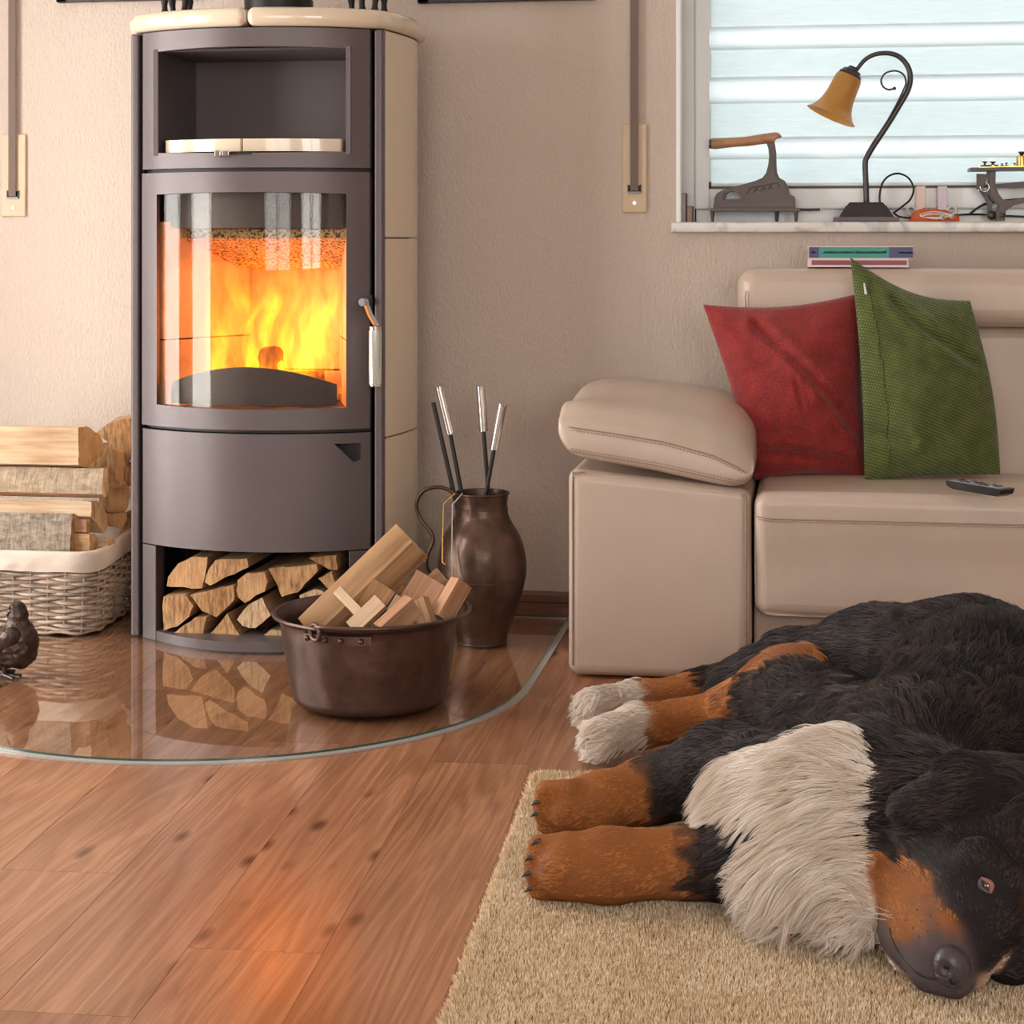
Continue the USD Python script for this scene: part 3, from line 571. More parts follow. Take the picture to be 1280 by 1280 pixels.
# firebox
fb = 4.645
part(sv, 'firebox_back', cat_(box(SX - .115, SX + .165, fb, fb + .03, .66, .98), box(SX - .115, SX + .165, fb - .003, fb + .03, .55, .655)), 'firebrick', False)
def quad_panel(pts, t):
    p = np.array(pts, float); n = np.cross(p[1] - p[0], p[2] - p[0]); n /= np.linalg.norm(n)
    return trimesh.convex.convex_hull(np.vstack([p, p + n * t]))
for s in (-1, 1):
    xi = .118 if s < 0 else .168
    for z0, z1 in ((.55, .745), (.749, 1.04)):
        pts = [(SX + s * .258, 4.375, z0), (SX + s * xi, fb, z0), (SX + s * xi, fb, z1), (SX + s * .258, 4.375, z1)]
        part(sv, 'firebox_side', quad_panel(pts if s < 0 else pts[::-1], .025), 'firebrick', False)
part(sv, 'baffle', quad_panel([(SX - .25, 4.43, 1.022), (SX + .25, 4.43, 1.022), (SX + .19, 4.61, .945), (SX - .17, 4.61, .945)], -.025), 'vermiculite', False, label='speckled vermiculite baffle')
part(sv, 'air_plate', arc(-.25, .25, 1.024, 1.16, -.055, .004, 0), 'stove_dark', False)
part(sv, 'grate', extrude(plan(-.03, .25, fb), .545, .580), 'soot', False)
zt = lambda x: .640 + .045 * (1 - ((x + .005) / .215) ** 2)
V, Fq = [], []
for x in np.linspace(-.218, .205, 40):
    for r in (SR - .045, SR - .051):
        y = SY - math.sqrt(r * r - x * x)
        V += [(SX + x, y, .590), (SX + x, y, zt(x))]
for i in range(39):
    a, b = 4 * i, 4 * i + 4
    Fq += [(a, b, b + 1, a + 1), (a + 2, a + 3, b + 3, b + 2), (a + 1, b + 1, b + 3, a + 3), (a, a + 2, b + 2, b)]
part(sv, 'log_retainer', (V, Fq), 'stove_dark', 30)
# burning logs and the fire itself
def rough_log(a, b, r, seed, n=14, rings=10):
    a, b = np.array(a, float), np.array(b, float); rr = np.random.default_rng(seed)
    k = 1 + .25 * (rr.random(n) - .5); V = []
    d = b - a; d /= np.linalg.norm(d); s = np.cross(d, (0, 0, 1.0)); s /= np.linalg.norm(s); u = np.cross(s, d)
    for i, t in enumerate(np.linspace(0, 1, rings)):
        for j in range(n):
            q = r * k[j] * (1 + .12 * (rr.random() - .5)); V.append(a + (b - a) * t + q * (math.cos(2 * math.pi * j / n) * s + math.sin(2 * math.pi * j / n) * u))
    F = [(i * n + j, i * n + (j + 1) % n, (i + 1) * n + (j + 1) % n, (i + 1) * n + j) for i in range(rings - 1) for j in range(n)]
    V += [a, b]; c = len(V) - 2; T = [(c, (j + 1) % n, j) for j in range(n)] + [(c + 1, (rings - 1) * n + j, (rings - 1) * n + (j + 1) % n) for j in range(n)]
    m = tm((V, F)); m = trimesh.Trimesh(m.vertices, np.vstack([m.faces, T]), process=False)
    if m.volume < 0: m.invert()
    return m
lt, lb_ = at(338, 440, 4.50), at(350, 492, 4.50)
for (a, b, r), lab in zip(((lt + (-.008, .03, -.004), lb_ + (0, -.07, -.02), .030), ((SX - .12, 4.52, .615), (SX + .12, 4.58, .63), .032), ((SX + .13, 4.44, .61), (SX + .06, 4.49, .63), .024)),
    ('charred upright log glowing in the flames', 'charred log lying at the back of the fire', 'charred log lying across the embers in the fire')):
    tag(stage.GetPrimAtPath(part(None, 'burning_log', rough_log(a, b, r, int(r * 1e4)), 'ember_wood', 30)), lab, 'log')
fire = thing('fire', 'bright orange and yellow flames burning behind the curved stove glass', 'fire', (SX, 4.52, .60))
fp = Polygon([(SX - .19, 4.40), (SX + .19, 4.40), (SX + .165, fb - .01), (SX - .115, fb - .01)])
part(fire, 'flames', extrude(fp, .60, .94), 'flame', False, kind='stuff')
def glow(name, p, r, power, color):
    l = UsdLux.SphereLight.Define(stage, fire + '/' + name); l.CreateRadiusAttr(r); l.CreateIntensityAttr(power); l.CreateColorAttr(Gf.Vec3f(*color)); l.AddTranslateOp().Set(Gf.Vec3d(*map(float, np.array(p) - LOCS[fire])))
glow('glow', (SX + .03, 4.50, .66), .03, 52.0, (1.0, 0.22, 0.015)); glow('glow_high', (SX + .0, 4.50, .82), .03, 40.0, (1.0, 0.20, 0.012))
# flue pipe and two figurines whose feet stand on the slab
pp = thing('stove_pipe', 'black flue pipe rising from the top of the stove', 'pipe', (at(348.5, 6, 4.5)[0], 4.5, 1.557))
fx = at(348.5, 6, 4.5)[0]
part(pp, 'pipe', lathe([(0, 1.557), (.075, 1.557), (.075, ZC - .001), (0, ZC - .001)], fx, 4.5, 48), 'black_iron', 40)
part(pp, 'collar', lathe([(.074, 1.5575), (.086, 1.5575), (.087, 1.60), (.074, 1.602)], fx, 4.5, 48), 'black_iron', 40)
def animal(feet, y, label, seed):
    """A small cast animal: FEET are picture columns and depths of its four feet."""
    z0 = 1.557; rr = np.random.default_rng(seed)
    P = [np.array([at(px, 10, y + dy)[0], y + dy, z0]) for px, dy in feet]
    c = np.mean(P, 0); bones = []; L = max(p[0] for p in P) - min(p[0] for p in P)
    for i, p in enumerate(P):
        hip = np.array([c[0] + (p[0] - c[0]) * .85, c[1] + (p[1] - c[1]) * .6, z0 + .075]); kn = (p + hip) / 2 + (.004 * (1 if p[0] > c[0] else -1), 0, 0)
        bones += [(p + (0, 0, .004), p + (.003, 0, .005), .0085, .0075), (p + (0, 0, .006), kn, .0066, .0075), (kn, hip, .0078, .014)]
    d = np.array([L / 2, 0, 0]); bones += [(c + (0, 0, .085) - d, c + (0, 0, .088) + d, .019, .021), (c + (0, 0, .09) + d, c + d * 1.5 + (0, 0, .135), .014, .009), (c + d * 1.5 + (0, 0, .135), c + d * 1.95 + (0, 0, .122), .011, .006), (c + (0, 0, .095) - d, c - d * 1.35 + (0, 0, .06), .006, .004)]
    m = blob(bones, .0022, .006, floor=z0 + .0003)
    t = thing('animal_figurine', label, 'figurine', (c[0], c[1], z0)); part(t, 'body', m, 'black_iron', True)
animal(((206, -.02), (217, .02), (230, -.02), (237, .02)), 4.42, 'black cast animal figurine standing on the stove top, left of the pipe', 3)
animal(((453, -.02), (440, .02), (468, -.015), (480, .02)), 4.45, 'black cast animal figurine standing on the stove top, right of the pipe', 4)
# ------------------------------------------------------------------ firewood
def densify(poly, step):
    out = []
    for i in range(len(poly)):
        a, b = np.array(poly[i], float), np.array(poly[(i + 1) % len(poly)], float); k = max(1, int(np.linalg.norm(b - a) / step))
        out += [a + (b - a) * t / k for t in range(k)]
    return np.array(out)
def sect_log(parent, A, B, poly, side, up, seed, woodm, endm, barkm=None, bark_edges=(), rough=.0022, rings=9, skew=0.0, wood_label=None):
    """A split log from end A to end B. POLY: its section (offsets along SIDE and UP from the axis, metres); BARK_EDGES: section edges that carry bark."""
    A, B, side, up = (np.array(q, float) for q in (A, B, side, up)); rr = np.random.default_rng(seed)
    ax = (B - A) / np.linalg.norm(B - A)
    P = densify(poly, .012); n = len(P)
    # which original edge does each densified edge belong to
    own = []; 
    for i in range(len(poly)):
        k = max(1, int(np.linalg.norm(np.array(poly[(i + 1) % len(poly)], float) - np.array(poly[i], float)) / .012)); own += [i] * k
    cen = P.mean(0); V = []
    th_ = np.arctan2(*(P - cen).T[::-1]); base = rough * 1.4 * np.stack([np.sin(3 * th_ + rr.uniform(0, 6)) + .7 * np.sin(7 * th_ + rr.uniform(0, 6)), np.sin(4 * th_ + rr.uniform(0, 6)) + .7 * np.sin(6 * th_ + rr.uniform(0, 6))], 1) * .4
    for i, t in enumerate(np.linspace(0, 1, rings)):
        w = meshkit.fbm(np.column_stack([np.cos(th_) * 1.6 + 9, np.sin(th_) * 1.6 + t * 2.5, np.full(n, seed * 7.3)]), 3) - .5
        q = cen + (P - cen) * (1 + .06 * w[:, None]) + base
        jit = rr.normal(0, rough * .22, (n, 3)) if i in (0, rings - 1) else 0
        V.append(A + (B - A) * t + q[:, :1] * side + q[:, 1:] * up + jit + (ax * (q[:, :1] - cen[0]) * skew if i == 0 else 0))
    V = np.vstack(V); fw, fk = [], []
    for i in range(rings - 1):
        for j in range(n):
            (fk if own[j] in bark_edges and barkm else fw).extend([(i * n + j, i * n + (j + 1) % n, (i + 1) * n + (j + 1) % n), (i * n + j, (i + 1) * n + (j + 1) % n, (i + 1) * n + j)])
    area = 0.5 * np.sum(P[:, 0] * np.roll(P[:, 1], -1) - np.roll(P[:, 0], -1) * P[:, 1])
    flip = (np.cross(side, up) @ ax) * area < 0
    def mk(F): 
        F = np.array(F); F = F[:, ::-1] if flip else F
        m = trimesh.Trimesh(V, F, process=False); m.remove_unreferenced_vertices(); return m
    fr = (A, np.stack([ax, side, up]))
    if fw: part(parent, 'split_face', mk(fw), woodm, 35, frame=fr, label=wood_label)
    if fk: part(parent, 'bark', mk(fk), barkm, 60, frame=fr)
    for k, ring_ in ((0, 0), (1, rings - 1)):
        R = V[ring_ * n:(ring_ + 1) * n]; c = R.mean(0) + ax * rr.normal(0, .001)
        # an inner ring gives the sawn or split end its unevenness
        I = c + (R - c) * .55 + ax * rr.normal(0, rough * .25, (n, 1))
        W = np.vstack([R, I, c]); F = []
        for j in range(n):
            l = (j + 1) % n; F += [(j, n + j, n + l), (j, n + l, l), (n + j, 2 * n, n + l)]
        F = np.array(F)
        if (k == 1) != flip: F = F[:, ::-1]
        part(parent, 'end_grain', trimesh.Trimesh(W, F, process=False), endm, True, frame=fr)
def px_section(poly, y):
    """Picture outline of an end face on the upright plane Y = y: its centre and offsets (x, z)."""
    Q = np.array([at(px, py, y) for px, py in poly]); c = Q.mean(0); return c, np.stack([Q[:, 0] - c[0], Q[:, 2] - c[2]], 1)
G_S = 'firewood stored under the stove'
stove_logs = [
    ([(208, 733), (209.5, 721), (222, 705), (239, 696.5), (260, 696), (258, 714), (254, 736)], 'wood_tan', 'wood_end_smooth', None, (), 'quarter-round firewood log at the upper left of the stove compartment'),
    ([(256.5, 727), (262, 712), (270, 699), (311, 696.5), (312, 709), (281, 722), (263, 731)], 'wood_tan', 'wood_end', 'bark_grey', (4, 5), 'flat firewood log with grey bark, second in the top row of the stove compartment'),
    ([(296.5, 737), (298, 724), (311, 715.5), (332, 715), (336.5, 726), (333.6, 738), (321.5, 743), (308, 753), (299, 747)], 'wood_tan', 'wood_end_smooth', None, (), 'rounded firewood log in the middle of the stove compartment'),
    ([(334.5, 711), (397, 705), (398.5, 713), (373, 739), (353, 746), (347, 732)], 'wood_tan', 'wood_end', None, (), 'broad wedge-shaped firewood log pointing down behind the copper pot'),
    ([(386, 697), (421, 693), (421.5, 712), (412, 711)], 'wood_tan', 'wood_end', None, (), 'small triangular firewood log at the upper right of the stove compartment'),
    ([(398, 723), (415, 713.5), (421, 732), (416, 740)], 'wood_tan', 'wood_end', None, (), 'small firewood log under the triangular one at the right of the compartment'),
    ([(375, 744), (394, 735.5), (413, 742), (414, 757), (380, 758)], 'wood_tan', 'wood_end_pale', 'bark_grey', (0, 1), 'greyish firewood log behind the rim of the copper pot'),
    ([(204.7, 745), (234, 743), (243, 757), (237, 770), (222, 783), (205, 787.5)], 'wood_tan', 'wood_end', None, (), 'cracked firewood log at the left of the stove compartment'),
    ([(240, 743), (294, 730), (294, 749), (272, 771), (254, 762)], 'wood_red', 'wood_end', None, (), 'coarse-grained firewood log pointing down between the round and cracked logs'),
    ([(297, 774), (311, 755), (330, 746), (339, 768), (321.5, 785), (304, 782)], 'wood_tan', 'wood_end_pale', None, (), 'pale quarter log below the rounded one in the stove compartment'),
    ([(211, 795), (244, 772), (259, 771), (254, 800), (229, 799)], 'wood_tan', 'wood_end', None, (), 'splintered firewood log at the lower left of the stove compartment'),
    ([(256, 801.5), (285, 766), (306.5, 804), (282, 803.5)], 'wood_tan', 'wood_end', None, (), 'triangular firewood log standing on the plinth of the stove compartment'),
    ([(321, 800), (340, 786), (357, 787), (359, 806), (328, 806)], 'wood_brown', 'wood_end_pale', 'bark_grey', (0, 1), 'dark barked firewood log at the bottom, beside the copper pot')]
for i, (pl, wm, em, bm, be, lab) in enumerate(stove_logs):
    y = 4.335 if i not in (6, 12) else 4.345
    c, off = px_section(pl, y); rr = random.Random(i + 40)
    t = thing('firewood_log', lab, 'log', c, G_S)
    dx = {11: .05, 2: .03, 8: .02}.get(i, rr.uniform(-.006, .006))
    sect_log(t, c + (0, rr.uniform(-.012, .0), 0), c + (dx * .3, .24, 0), off, (1, 0, 0), (0, 0, 1), i + 11, wm, em, bm, be, rough=.0016, skew=rr.uniform(-.12, .12))

# ------------------------------------------------------------------ wicker basket
BX1, BY0 = -1.772, 4.352                           # its front right corner on the floor
BWd, BDp, BH = 0.66, 0.375, 0.225
BZ = PZ + .0005
bk = thing('wicker_basket', 'grey-brown wicker basket with a linen lining, full of firewood', 'basket', (BX1 - BWd / 2, BY0 + BDp / 2, BZ))
def rim_path(z, inset=0.0, n=260, r=.055):
    g = .018 * (z - BZ) / BH - inset                 # flares a little upwards
    P = Polygon([(BX1 - BWd - g, BY0 - g * .5), (BX1 + g * .6, BY0 - g * .5), (BX1 - .022 + g * .3, BY0 + BDp + g), (BX1 - BWd - g, BY0 + BDp + g)])
    P = P.buffer(-r, quad_segs=8).buffer(r, quad_segs=12)
    L = P.exterior; return np.array([L.interpolate(s * L.length / n).coords[0] for s in range(n)]), L.length
n_st = 44; NP = n_st * 6
stakes_at = np.arange(n_st) * 6
rows = 14
for k in range(rows):
    z = BZ + .024 + k * (.148 - .024) / (rows - 1) * 1.02
    p, L = rim_path(z, n=NP); c = p.mean(0)
    nx = np.roll(p, -1, 0) - np.roll(p, 1, 0); nx = np.stack([nx[:, 1], -nx[:, 0]], 1); nx /= np.linalg.norm(nx, axis=1, keepdims=True)
    nx *= np.sign(((p - c) * nx).sum(1, keepdims=True))
    ph = np.arange(NP) * math.pi / 6 + math.pi * (k % 2) - math.pi / 2 * 0
    off = .0052 * np.cos(ph); zz = z + .0022 * np.sin(ph / 2 + k) 
    rr_ = .0046 + .0009 * np.cos(ph)
    part(bk, 'weaver', tube(np.column_stack([p + nx * off[:, None], zz]), rr_, 6, closed=True, flat=.95), 'willow', 60)
top_p, _ = rim_path(BZ + .18, n=NP); bot_p, _ = rim_path(BZ + .006, n=NP)
for s in stakes_at: part(bk, 'stake', tube([np.append(bot_p[s], BZ + .004), np.append((bot_p[s] + top_p[s]) / 2, BZ + .09), np.append(top_p[s], BZ + .175)], .0030, 6), 'willow', 60)
for k in range(2):
    p, L = rim_path(BZ + .006 + k * .009, n=200); ph = np.arange(200) * math.pi / 4.5 + k * math.pi
    c = p.mean(0); d = (p - c) / np.linalg.norm(p - c, axis=1, keepdims=True)
    part(bk, 'foot_braid', tube(np.column_stack([p + d * (.003 * np.cos(ph))[:, None], BZ + .0065 + k * .009 + .0025 * np.sin(ph)]), .0048, 6, closed=True), 'willow', 60)
part(bk, 'base', extrude(Polygon(rim_path(BZ + .01, .012)[0]), BZ + .008, BZ + .014), 'willow', False)
# the lining is turned over the rim
prof = [(-.012, .10), (-.012, .195), (-.004, .2125), (.007, .2145), (.0135, .207), (.0145, .185), (.013, .164)]
V = []; NL = 240; base_p, _ = rim_path(BZ + .18, n=NL); c = base_p.mean(0)
nx = np.roll(base_p, -1, 0) - np.roll(base_p, 1, 0); nx = np.stack([nx[:, 1], -nx[:, 0]], 1); nx /= np.linalg.norm(nx, axis=1, keepdims=True); nx *= np.sign(((base_p - c) * nx).sum(1, keepdims=True))
pr_ = spline([(a, b, 0) for a, b in prof], 22)[:, :2]
arcl = np.arange(NL) / NL * 40
for i, (o, z) in enumerate(pr_):
    wob = meshkit.fbm(np.column_stack([arcl, np.full(NL, i * .16), np.zeros(NL)]), 3, 9) - .5
    hang = max(0, (i - 12) / 10)
    rise = .035 * np.clip((base_p[:, 1] - BY0 - .02) / BDp, 0, 1) * np.clip((base_p[:, 0] - (BX1 - .25)) / .25, 0, 1)   # higher at the back corner
    V.append(np.column_stack([base_p + nx * (o + .010 * wob * (.4 + hang))[:, None], BZ + z + .012 * wob * hang - .004 + rise * .5]))
V = np.vstack(V); Fq = [(i * NL + j, i * NL + (j + 1) % NL, (i + 1) * NL + (j + 1) % NL, (i + 1) * NL + j) for i in range(len(pr_) - 1) for j in range(NL)]
ln = tm((V, Fq)); 
if ln.face_normals[len(ln.faces) // 2] @ (ln.triangles_center[len(ln.faces) // 2] - np.append(c, BZ + .2)) < 0: ln.invert()
part(bk, 'lining', ln, 'linen', True, label='light linen lining folded over the rim')
# logs in the basket: lying across, their ends to the right
G_B = 'firewood in the wicker basket'
def cross_log(lab, px, y0, sect, length, yaw, seed, wm, em, bm=None, be=(), rough=.003, skew=0.0):
    """A log lying along x. SECT: outline of its right end as (depth behind y0, picture row) pairs, px the column of its near edge."""
    a = at(px, 600, y0); pts = []
    for d, py in sect: pts.append((d, 1 - (py - HY) * ((y0 + d) / ray(px, py)[1]) / F_PX))
    pts = np.array(pts); zc = pts[:, 1].mean(); dc = pts[:, 0].mean()
    A = np.array([a[0], y0 + dc, zc]); ya = math.radians(yaw); d = np.array([-math.cos(ya), -math.sin(ya), 0]); side = np.array([-math.sin(ya) * 0, 1, 0.0])
    t = thing('firewood_log', lab, 'log', A, G_B)
    sect_log(t, A, A + d * length, np.stack([pts[:, 0] - dc, pts[:, 1] - zc], 1), side, (0, 0, 1), seed, wm, em, bm, be, rough=rough, rings=14, skew=skew)
cross_log('large pale split log lying on top of the firewood basket', 98, 4.40, [(0, 534), (0, 582), (.06, 583), (.12, 574), (.175, 558), (.15, 546), (.10, 537), (.05, 533)], .33, 1, 1, 'wood_pale', 'wood_end_smooth')
cross_log('log with peeling grey bark, second from the top of the basket', 120, 4.385, [(0, 618), (.02, 622), (.07, 621), (.115, 616), (.105, 585), (.07, 584), (.03, 587), (.008, 602)], .36, 0, 2, 'wood_tan', 'wood_end_pale', 'bark_pale', (5, 6, 7), .0035, skew=.25)
cross_log('flat pale split log, third from the top of the basket', 114, 4.41, [(0, 627), (0, 645), (.08, 666), (.11, 660), (.105, 641), (.06, 627)], .34, -2, 3, 'wood_pale', 'wood_end_pale')
cross_log('log with thick furrowed grey bark at the front of the basket', 88, 4.350, [(0, 689), (.03, 690.5), (.055, 676), (.05, 645), (.02, 641), (.004, 662)], .27, 3, 4, 'wood_red', 'wood_end', 'bark_grey', (4, 5, 3), .005)
cross_log('small pinkish split log in the middle of the basket', 108, 4.383, [(0, 649), (0, 665), (.022, 668), (.024, 650)], .04, 2, 5, 'wood_red', 'wood_end')
cross_log('thin square-cut log at the bottom right of the basket', 135, 4.43, [(0, 673), (0, 684), (.05, 684), (.05, 672)], .22, 0, 6, 'wood_pale', 'wood_end_pale')
cross_log('low split log beside the furrowed one at the front of the basket', 112, 4.375, [(0, 668), (0, 692), (.045, 691), (.05, 669)], .16, 0, 7, 'wood_tan', 'wood_end_smooth')
def end_log(lab, poly, y, dirv, length, seed, wm, em, bm=None, be=(), skew=0.0):
    c, off = px_section(poly, y); t = thing('firewood_log', lab, 'log', c, G_B)
    sect_log(t, c, c + np.array(dirv, float) * length, off, (1, 0, 0), (0, 0, 1), seed, wm, em, bm, be, rough=.0022, skew=skew)
end_log('upright wedge of wood at the upper right of the basket', [(120, 541), (143, 525), (161.5, 524.5), (165, 542), (163, 573), (155, 582), (150, 575), (146, 562)], 4.63, (-.25, 1, 0), .12, 21, 'wood_tan', 'wood_end')
end_log('narrow tapering wedge hanging below the upright one in the basket', [(139, 562), (154.5, 566), (155, 603), (152, 608), (144, 596)], 4.57, (-.3, 1, 0), .05, 22, 'wood_tan', 'wood_end_smooth')
end_log('split log end showing at the right side of the basket', [(134, 622), (142, 610), (162, 609), (164, 620), (157, 640), (135, 640)], 4.60, (-.6, 1, 0), .12, 23, 'wood_tan', 'wood_end_smooth')
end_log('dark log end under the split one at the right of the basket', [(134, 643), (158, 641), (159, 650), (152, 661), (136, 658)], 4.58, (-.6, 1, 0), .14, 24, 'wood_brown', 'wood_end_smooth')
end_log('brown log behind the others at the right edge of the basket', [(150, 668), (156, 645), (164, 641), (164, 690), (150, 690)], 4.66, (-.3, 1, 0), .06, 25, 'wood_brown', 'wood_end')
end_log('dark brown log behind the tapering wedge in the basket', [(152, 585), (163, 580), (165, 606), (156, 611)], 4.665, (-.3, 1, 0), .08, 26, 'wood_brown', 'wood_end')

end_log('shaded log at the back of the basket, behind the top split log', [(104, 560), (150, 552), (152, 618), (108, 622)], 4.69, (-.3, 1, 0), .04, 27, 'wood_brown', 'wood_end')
# ------------------------------------------------------------------ bronze bird
bc = on(20, 845, PZ)
def bq(px, py, dy=0.0): return at(px, py, bc[1] + dy)
bd = thing('bird_figurine', 'dark bronze bird figurine standing on the glass plate at the left edge', 'figurine', (bc[0], bc[1], PZ))
body = blob([(bq(18, 805), bq(-6, 812), .048, .042), (bq(24, 790), bq(23, 772), .030, .020), (bq(21, 762), bq(19, 763), .0205, .018), (bq(-6, 812), bq(-40, 822), .040, .012), (bq(30, 800), bq(26, 816), .030, .034)], .0035, .018)
def feather(v):
    n = meshkit.fbm(v * np.array([55, 55, 90]), 3, 3) - .5
    w = np.sin(v[:, 2] * 420 + 6 * meshkit.noise(v * 40)) * np.clip((at(30, 760, bc[1])[0] - v[:, 0]) * 14, 0, 1)
    d = v - v.mean(0); d /= np.linalg.norm(d, axis=1, keepdims=True); return v + d * (n * .010 + w * .0018)[:, None]
part(bd, 'body', warp(body, feather), 'bronze', True)
part(bd, 'beak', tube([bq(15, 763, -.012), bq(11, 766, -.016), bq(8.5, 770, -.018)], [.008, .0055, .001], 10), 'bronze', 40)
for e in (-1, 1): part(bd, 'eye', ball(bq(18.5, 758.5, 0) + (-.004, e * .0165, 0), .0042), 'rod_black', True)
wing = blob([(bq(14, 796, -.034), bq(-16, 814, -.036), .022, .020), (bq(-16, 814, -.036), bq(-38, 824, -.02), .018, .006)], .0035, .012)
part(bd, 'wing', warp(wing, feather), 'bronze', True); part(bd, 'wing', warp(warp(wing, feather), lambda v: v * (1, -1, 1) + (0, 2 * bc[1], 0)), 'bronze', True)
for px, dy in ((4, -.018), (-4, .018)):
    hip, ft = bq(px, 824, dy), bq(px + 1, 843, dy); ft[2] = PZ + .006
    part(bd, 'leg', cat_(tube([hip, (hip + ft) / 2 + (.002, 0, 0), ft], [.009, .006, .005], 10), *[tube([ft, ft + np.array(d) * .6 + (0, 0, -.001), ft + np.array(d) + (0, 0, -.0028)], [.005, .004, .003], 8) for d in ((.042, -.006, 0), (.036, .016, 0), (.032, -.022, 0), (-.02, 0, 0))]), 'bronze', 40)

# ------------------------------------------------------------------ copper cauldron with kindling
kc = on(455, 902, PZ)[:2]; pcn = np.array([at(461.5, 765, kc[1] + .168)[0], kc[1] + .168]); PR, BR = .2085, .164
zr = .199
kt = thing('copper_pot', 'round dark copper cauldron with iron handle, filled with kindling, on the glass plate', 'pot', (pcn[0], pcn[1], PZ))
prof = [(0, PZ), (BR - .03, PZ), (BR - .010, PZ + .004), (BR + .001, PZ + .016), (BR + .006, PZ + .04), (BR + .016, PZ + .10), (BR + .026, zr - .014), (BR + .032, zr - .006), (PR - .004, zr - .004), (PR, zr), (PR - .003, zr + .004), (PR - .010, zr + .003), (BR + .022, zr - .014), (BR + .010, PZ + .09), (BR - .004, PZ + .03), (0, PZ + .012)]
pot = lathe(prof, *pcn, 120)
def dents(v):
    d = v - np.append(pcn, .1); r = np.linalg.norm(d[:, :2], axis=1, keepdims=True) + 1e-9
    k = (meshkit.fbm(v * 26, 2, 4) - .5) * .0045 * np.clip((v[:, 2] - PZ - .002) * 60, 0, 1); v = v.copy(); v[:, :2] += d[:, :2] / r * k[:, None]; return v
part(kt, 'bowl', warp(refined(pot, .012), dents), 'pot_copper', 40)
def rim_pt(deg, r, z): a = math.radians(deg); return np.array([pcn[0] + r * math.cos(a), pcn[1] + r * math.sin(a), z])
a_l = math.degrees(math.atan2(at(394, 785, pcn[1] - .17)[1] - pcn[1], at(394, 785, pcn[1] - .17)[0] - pcn[0]))
degs = np.linspace(a_l - 6, a_l + 38, 24)
part(kt, 'handle_band', cat_(*[trimesh.convex.convex_hull(np.array([rim_pt(d, r, z) for d in (degs[i], degs[i + 1]) for r in (BR + .018, BR + .0345) for z in (zr - .030, zr - .012)])) for i in range(23)]), 'pot_copper', 30)
for d in (a_l - 3, a_l + 10, a_l + 20, a_l + 32): part(kt, 'rivet', ball(rim_pt(d, BR + .0345, zr - .021), .0065, 2, (1, 1, 1)), 'pot_copper', True)
ears = []
for dd in (a_l + 4, a_l + 184):
    c0 = rim_pt(dd, BR + .040, zr - .006); tdir = np.array([-math.sin(math.radians(dd)), math.cos(math.radians(dd)), 0]); o = np.array([math.cos(math.radians(dd)), math.sin(math.radians(dd)), 0])
    part(kt, 'ear', tube([c0 + .016 * (math.cos(q) * (o * .35 + tdir * .94) + math.sin(q) * np.array([0, 0, 1.0])) for q in np.linspace(0, 2 * math.pi, 25)[:-1]], .0046, 10, closed=True), 'pot_copper', True); ears.append(c0)
# bail: an iron bow resting on the front of the rim
arcb = [rim_pt(d, PR + .004 + .004 * math.sin(math.radians((d - a_l - 4))), zr + .0075) for d in np.linspace(a_l + 7, a_l + 181, 50)]
part(kt, 'bail', tube([ears[0] + (.0, .0, .010)] + arcb + [ears[1] + (0, 0, .010)], .0046, 10), 'pot_copper', True, label='thin iron bail handle lying on the rim')
# kindling
G_K = 'kindling in the copper pot'
def stick(lab, p0, p1, wpx, y0, y1, thick, seed, wm='wood_red', em='wood_end_pale', roll=0.0, bow=0.0):
    """A split stick whose axis runs from picture point p0 (depth y0, low) to p1 (depth y1, its visible end)."""
    A, B = at(*p0, y0), at(*p1, y1); ax = (B - A) / np.linalg.norm(B - A); view = (A + B) / 2 - EYE; view /= np.linalg.norm(view)
    side = np.cross(ax, view); side /= np.linalg.norm(side); up = np.cross(side, ax)
    r = math.radians(roll); side, up = side * math.cos(r) + up * math.sin(r), up * math.cos(r) - side * math.sin(r)
    w = wpx * np.linalg.norm((A + B) / 2 - EYE) / F_PX / 2; h = thick / 2
    t = thing('kindling_stick', lab, 'kindling', (A + B) / 2, G_K); rr = np.random.default_rng(seed); q = lambda: 1 + .12 * (rr.random() - .5)
    sect_log(t, A, B, [(-w * q(), -h * q()), (w * q(), -h * q()), (w * q(), h * q()), (-w * q(), h * q())], side, up, seed, wm, em, rough=.0012, rings=6)
Yk = pcn[1]
# the big curved slab of bark wood
A, B = at(414, 775, Yk - .01), at(516, 677, Yk + .05); ax = (B - A) / np.linalg.norm(B - A); view = A - EYE; view /= np.linalg.norm(view); side = np.cross(ax, view); side /= np.linalg.norm(side); up = np.cross(side, ax)
t = thing('kindling_stick', 'long curved slab of split wood sticking out of the copper pot', 'kindling', (A + B) / 2, G_K)
sec = [(-.052, .016), (-.030, -.008), (0, -.016), (.030, -.008), (.048, .014), (.044, .022), (.026, .004), (0, -.003), (-.026, .006), (-.046, .025)]
if side[0] < 0: side, up = -side, -up
sect_log(t, A - ax * .05, B, [(a, b) for a, b in sec], side, -up, 61, 'wood_inner', 'wood_end_pale', rough=.0014, rings=10)
stick('thin pale splint leaning against the curved slab in the pot', (457, 774), (422, 738), 11, Yk - .07, Yk - .03, .012, 62, 'wood_pale')
stick('rough bark-edged chunk in the middle of the kindling', (452, 776), (480, 732), 32, Yk - .02, Yk + .01, .028, 63, 'wood_tan', 'wood_end')
stick('pale splintered stick at the front of the kindling', (440, 786), (476, 752), 20, Yk - .11, Yk - .08, .022, 64, 'wood_pale', roll=25)
stick('broad grainy stick at the front right of the kindling', (478, 792), (517, 756), 26, Yk - .13, Yk - .08, .030, 65, 'wood_red', roll=-28)
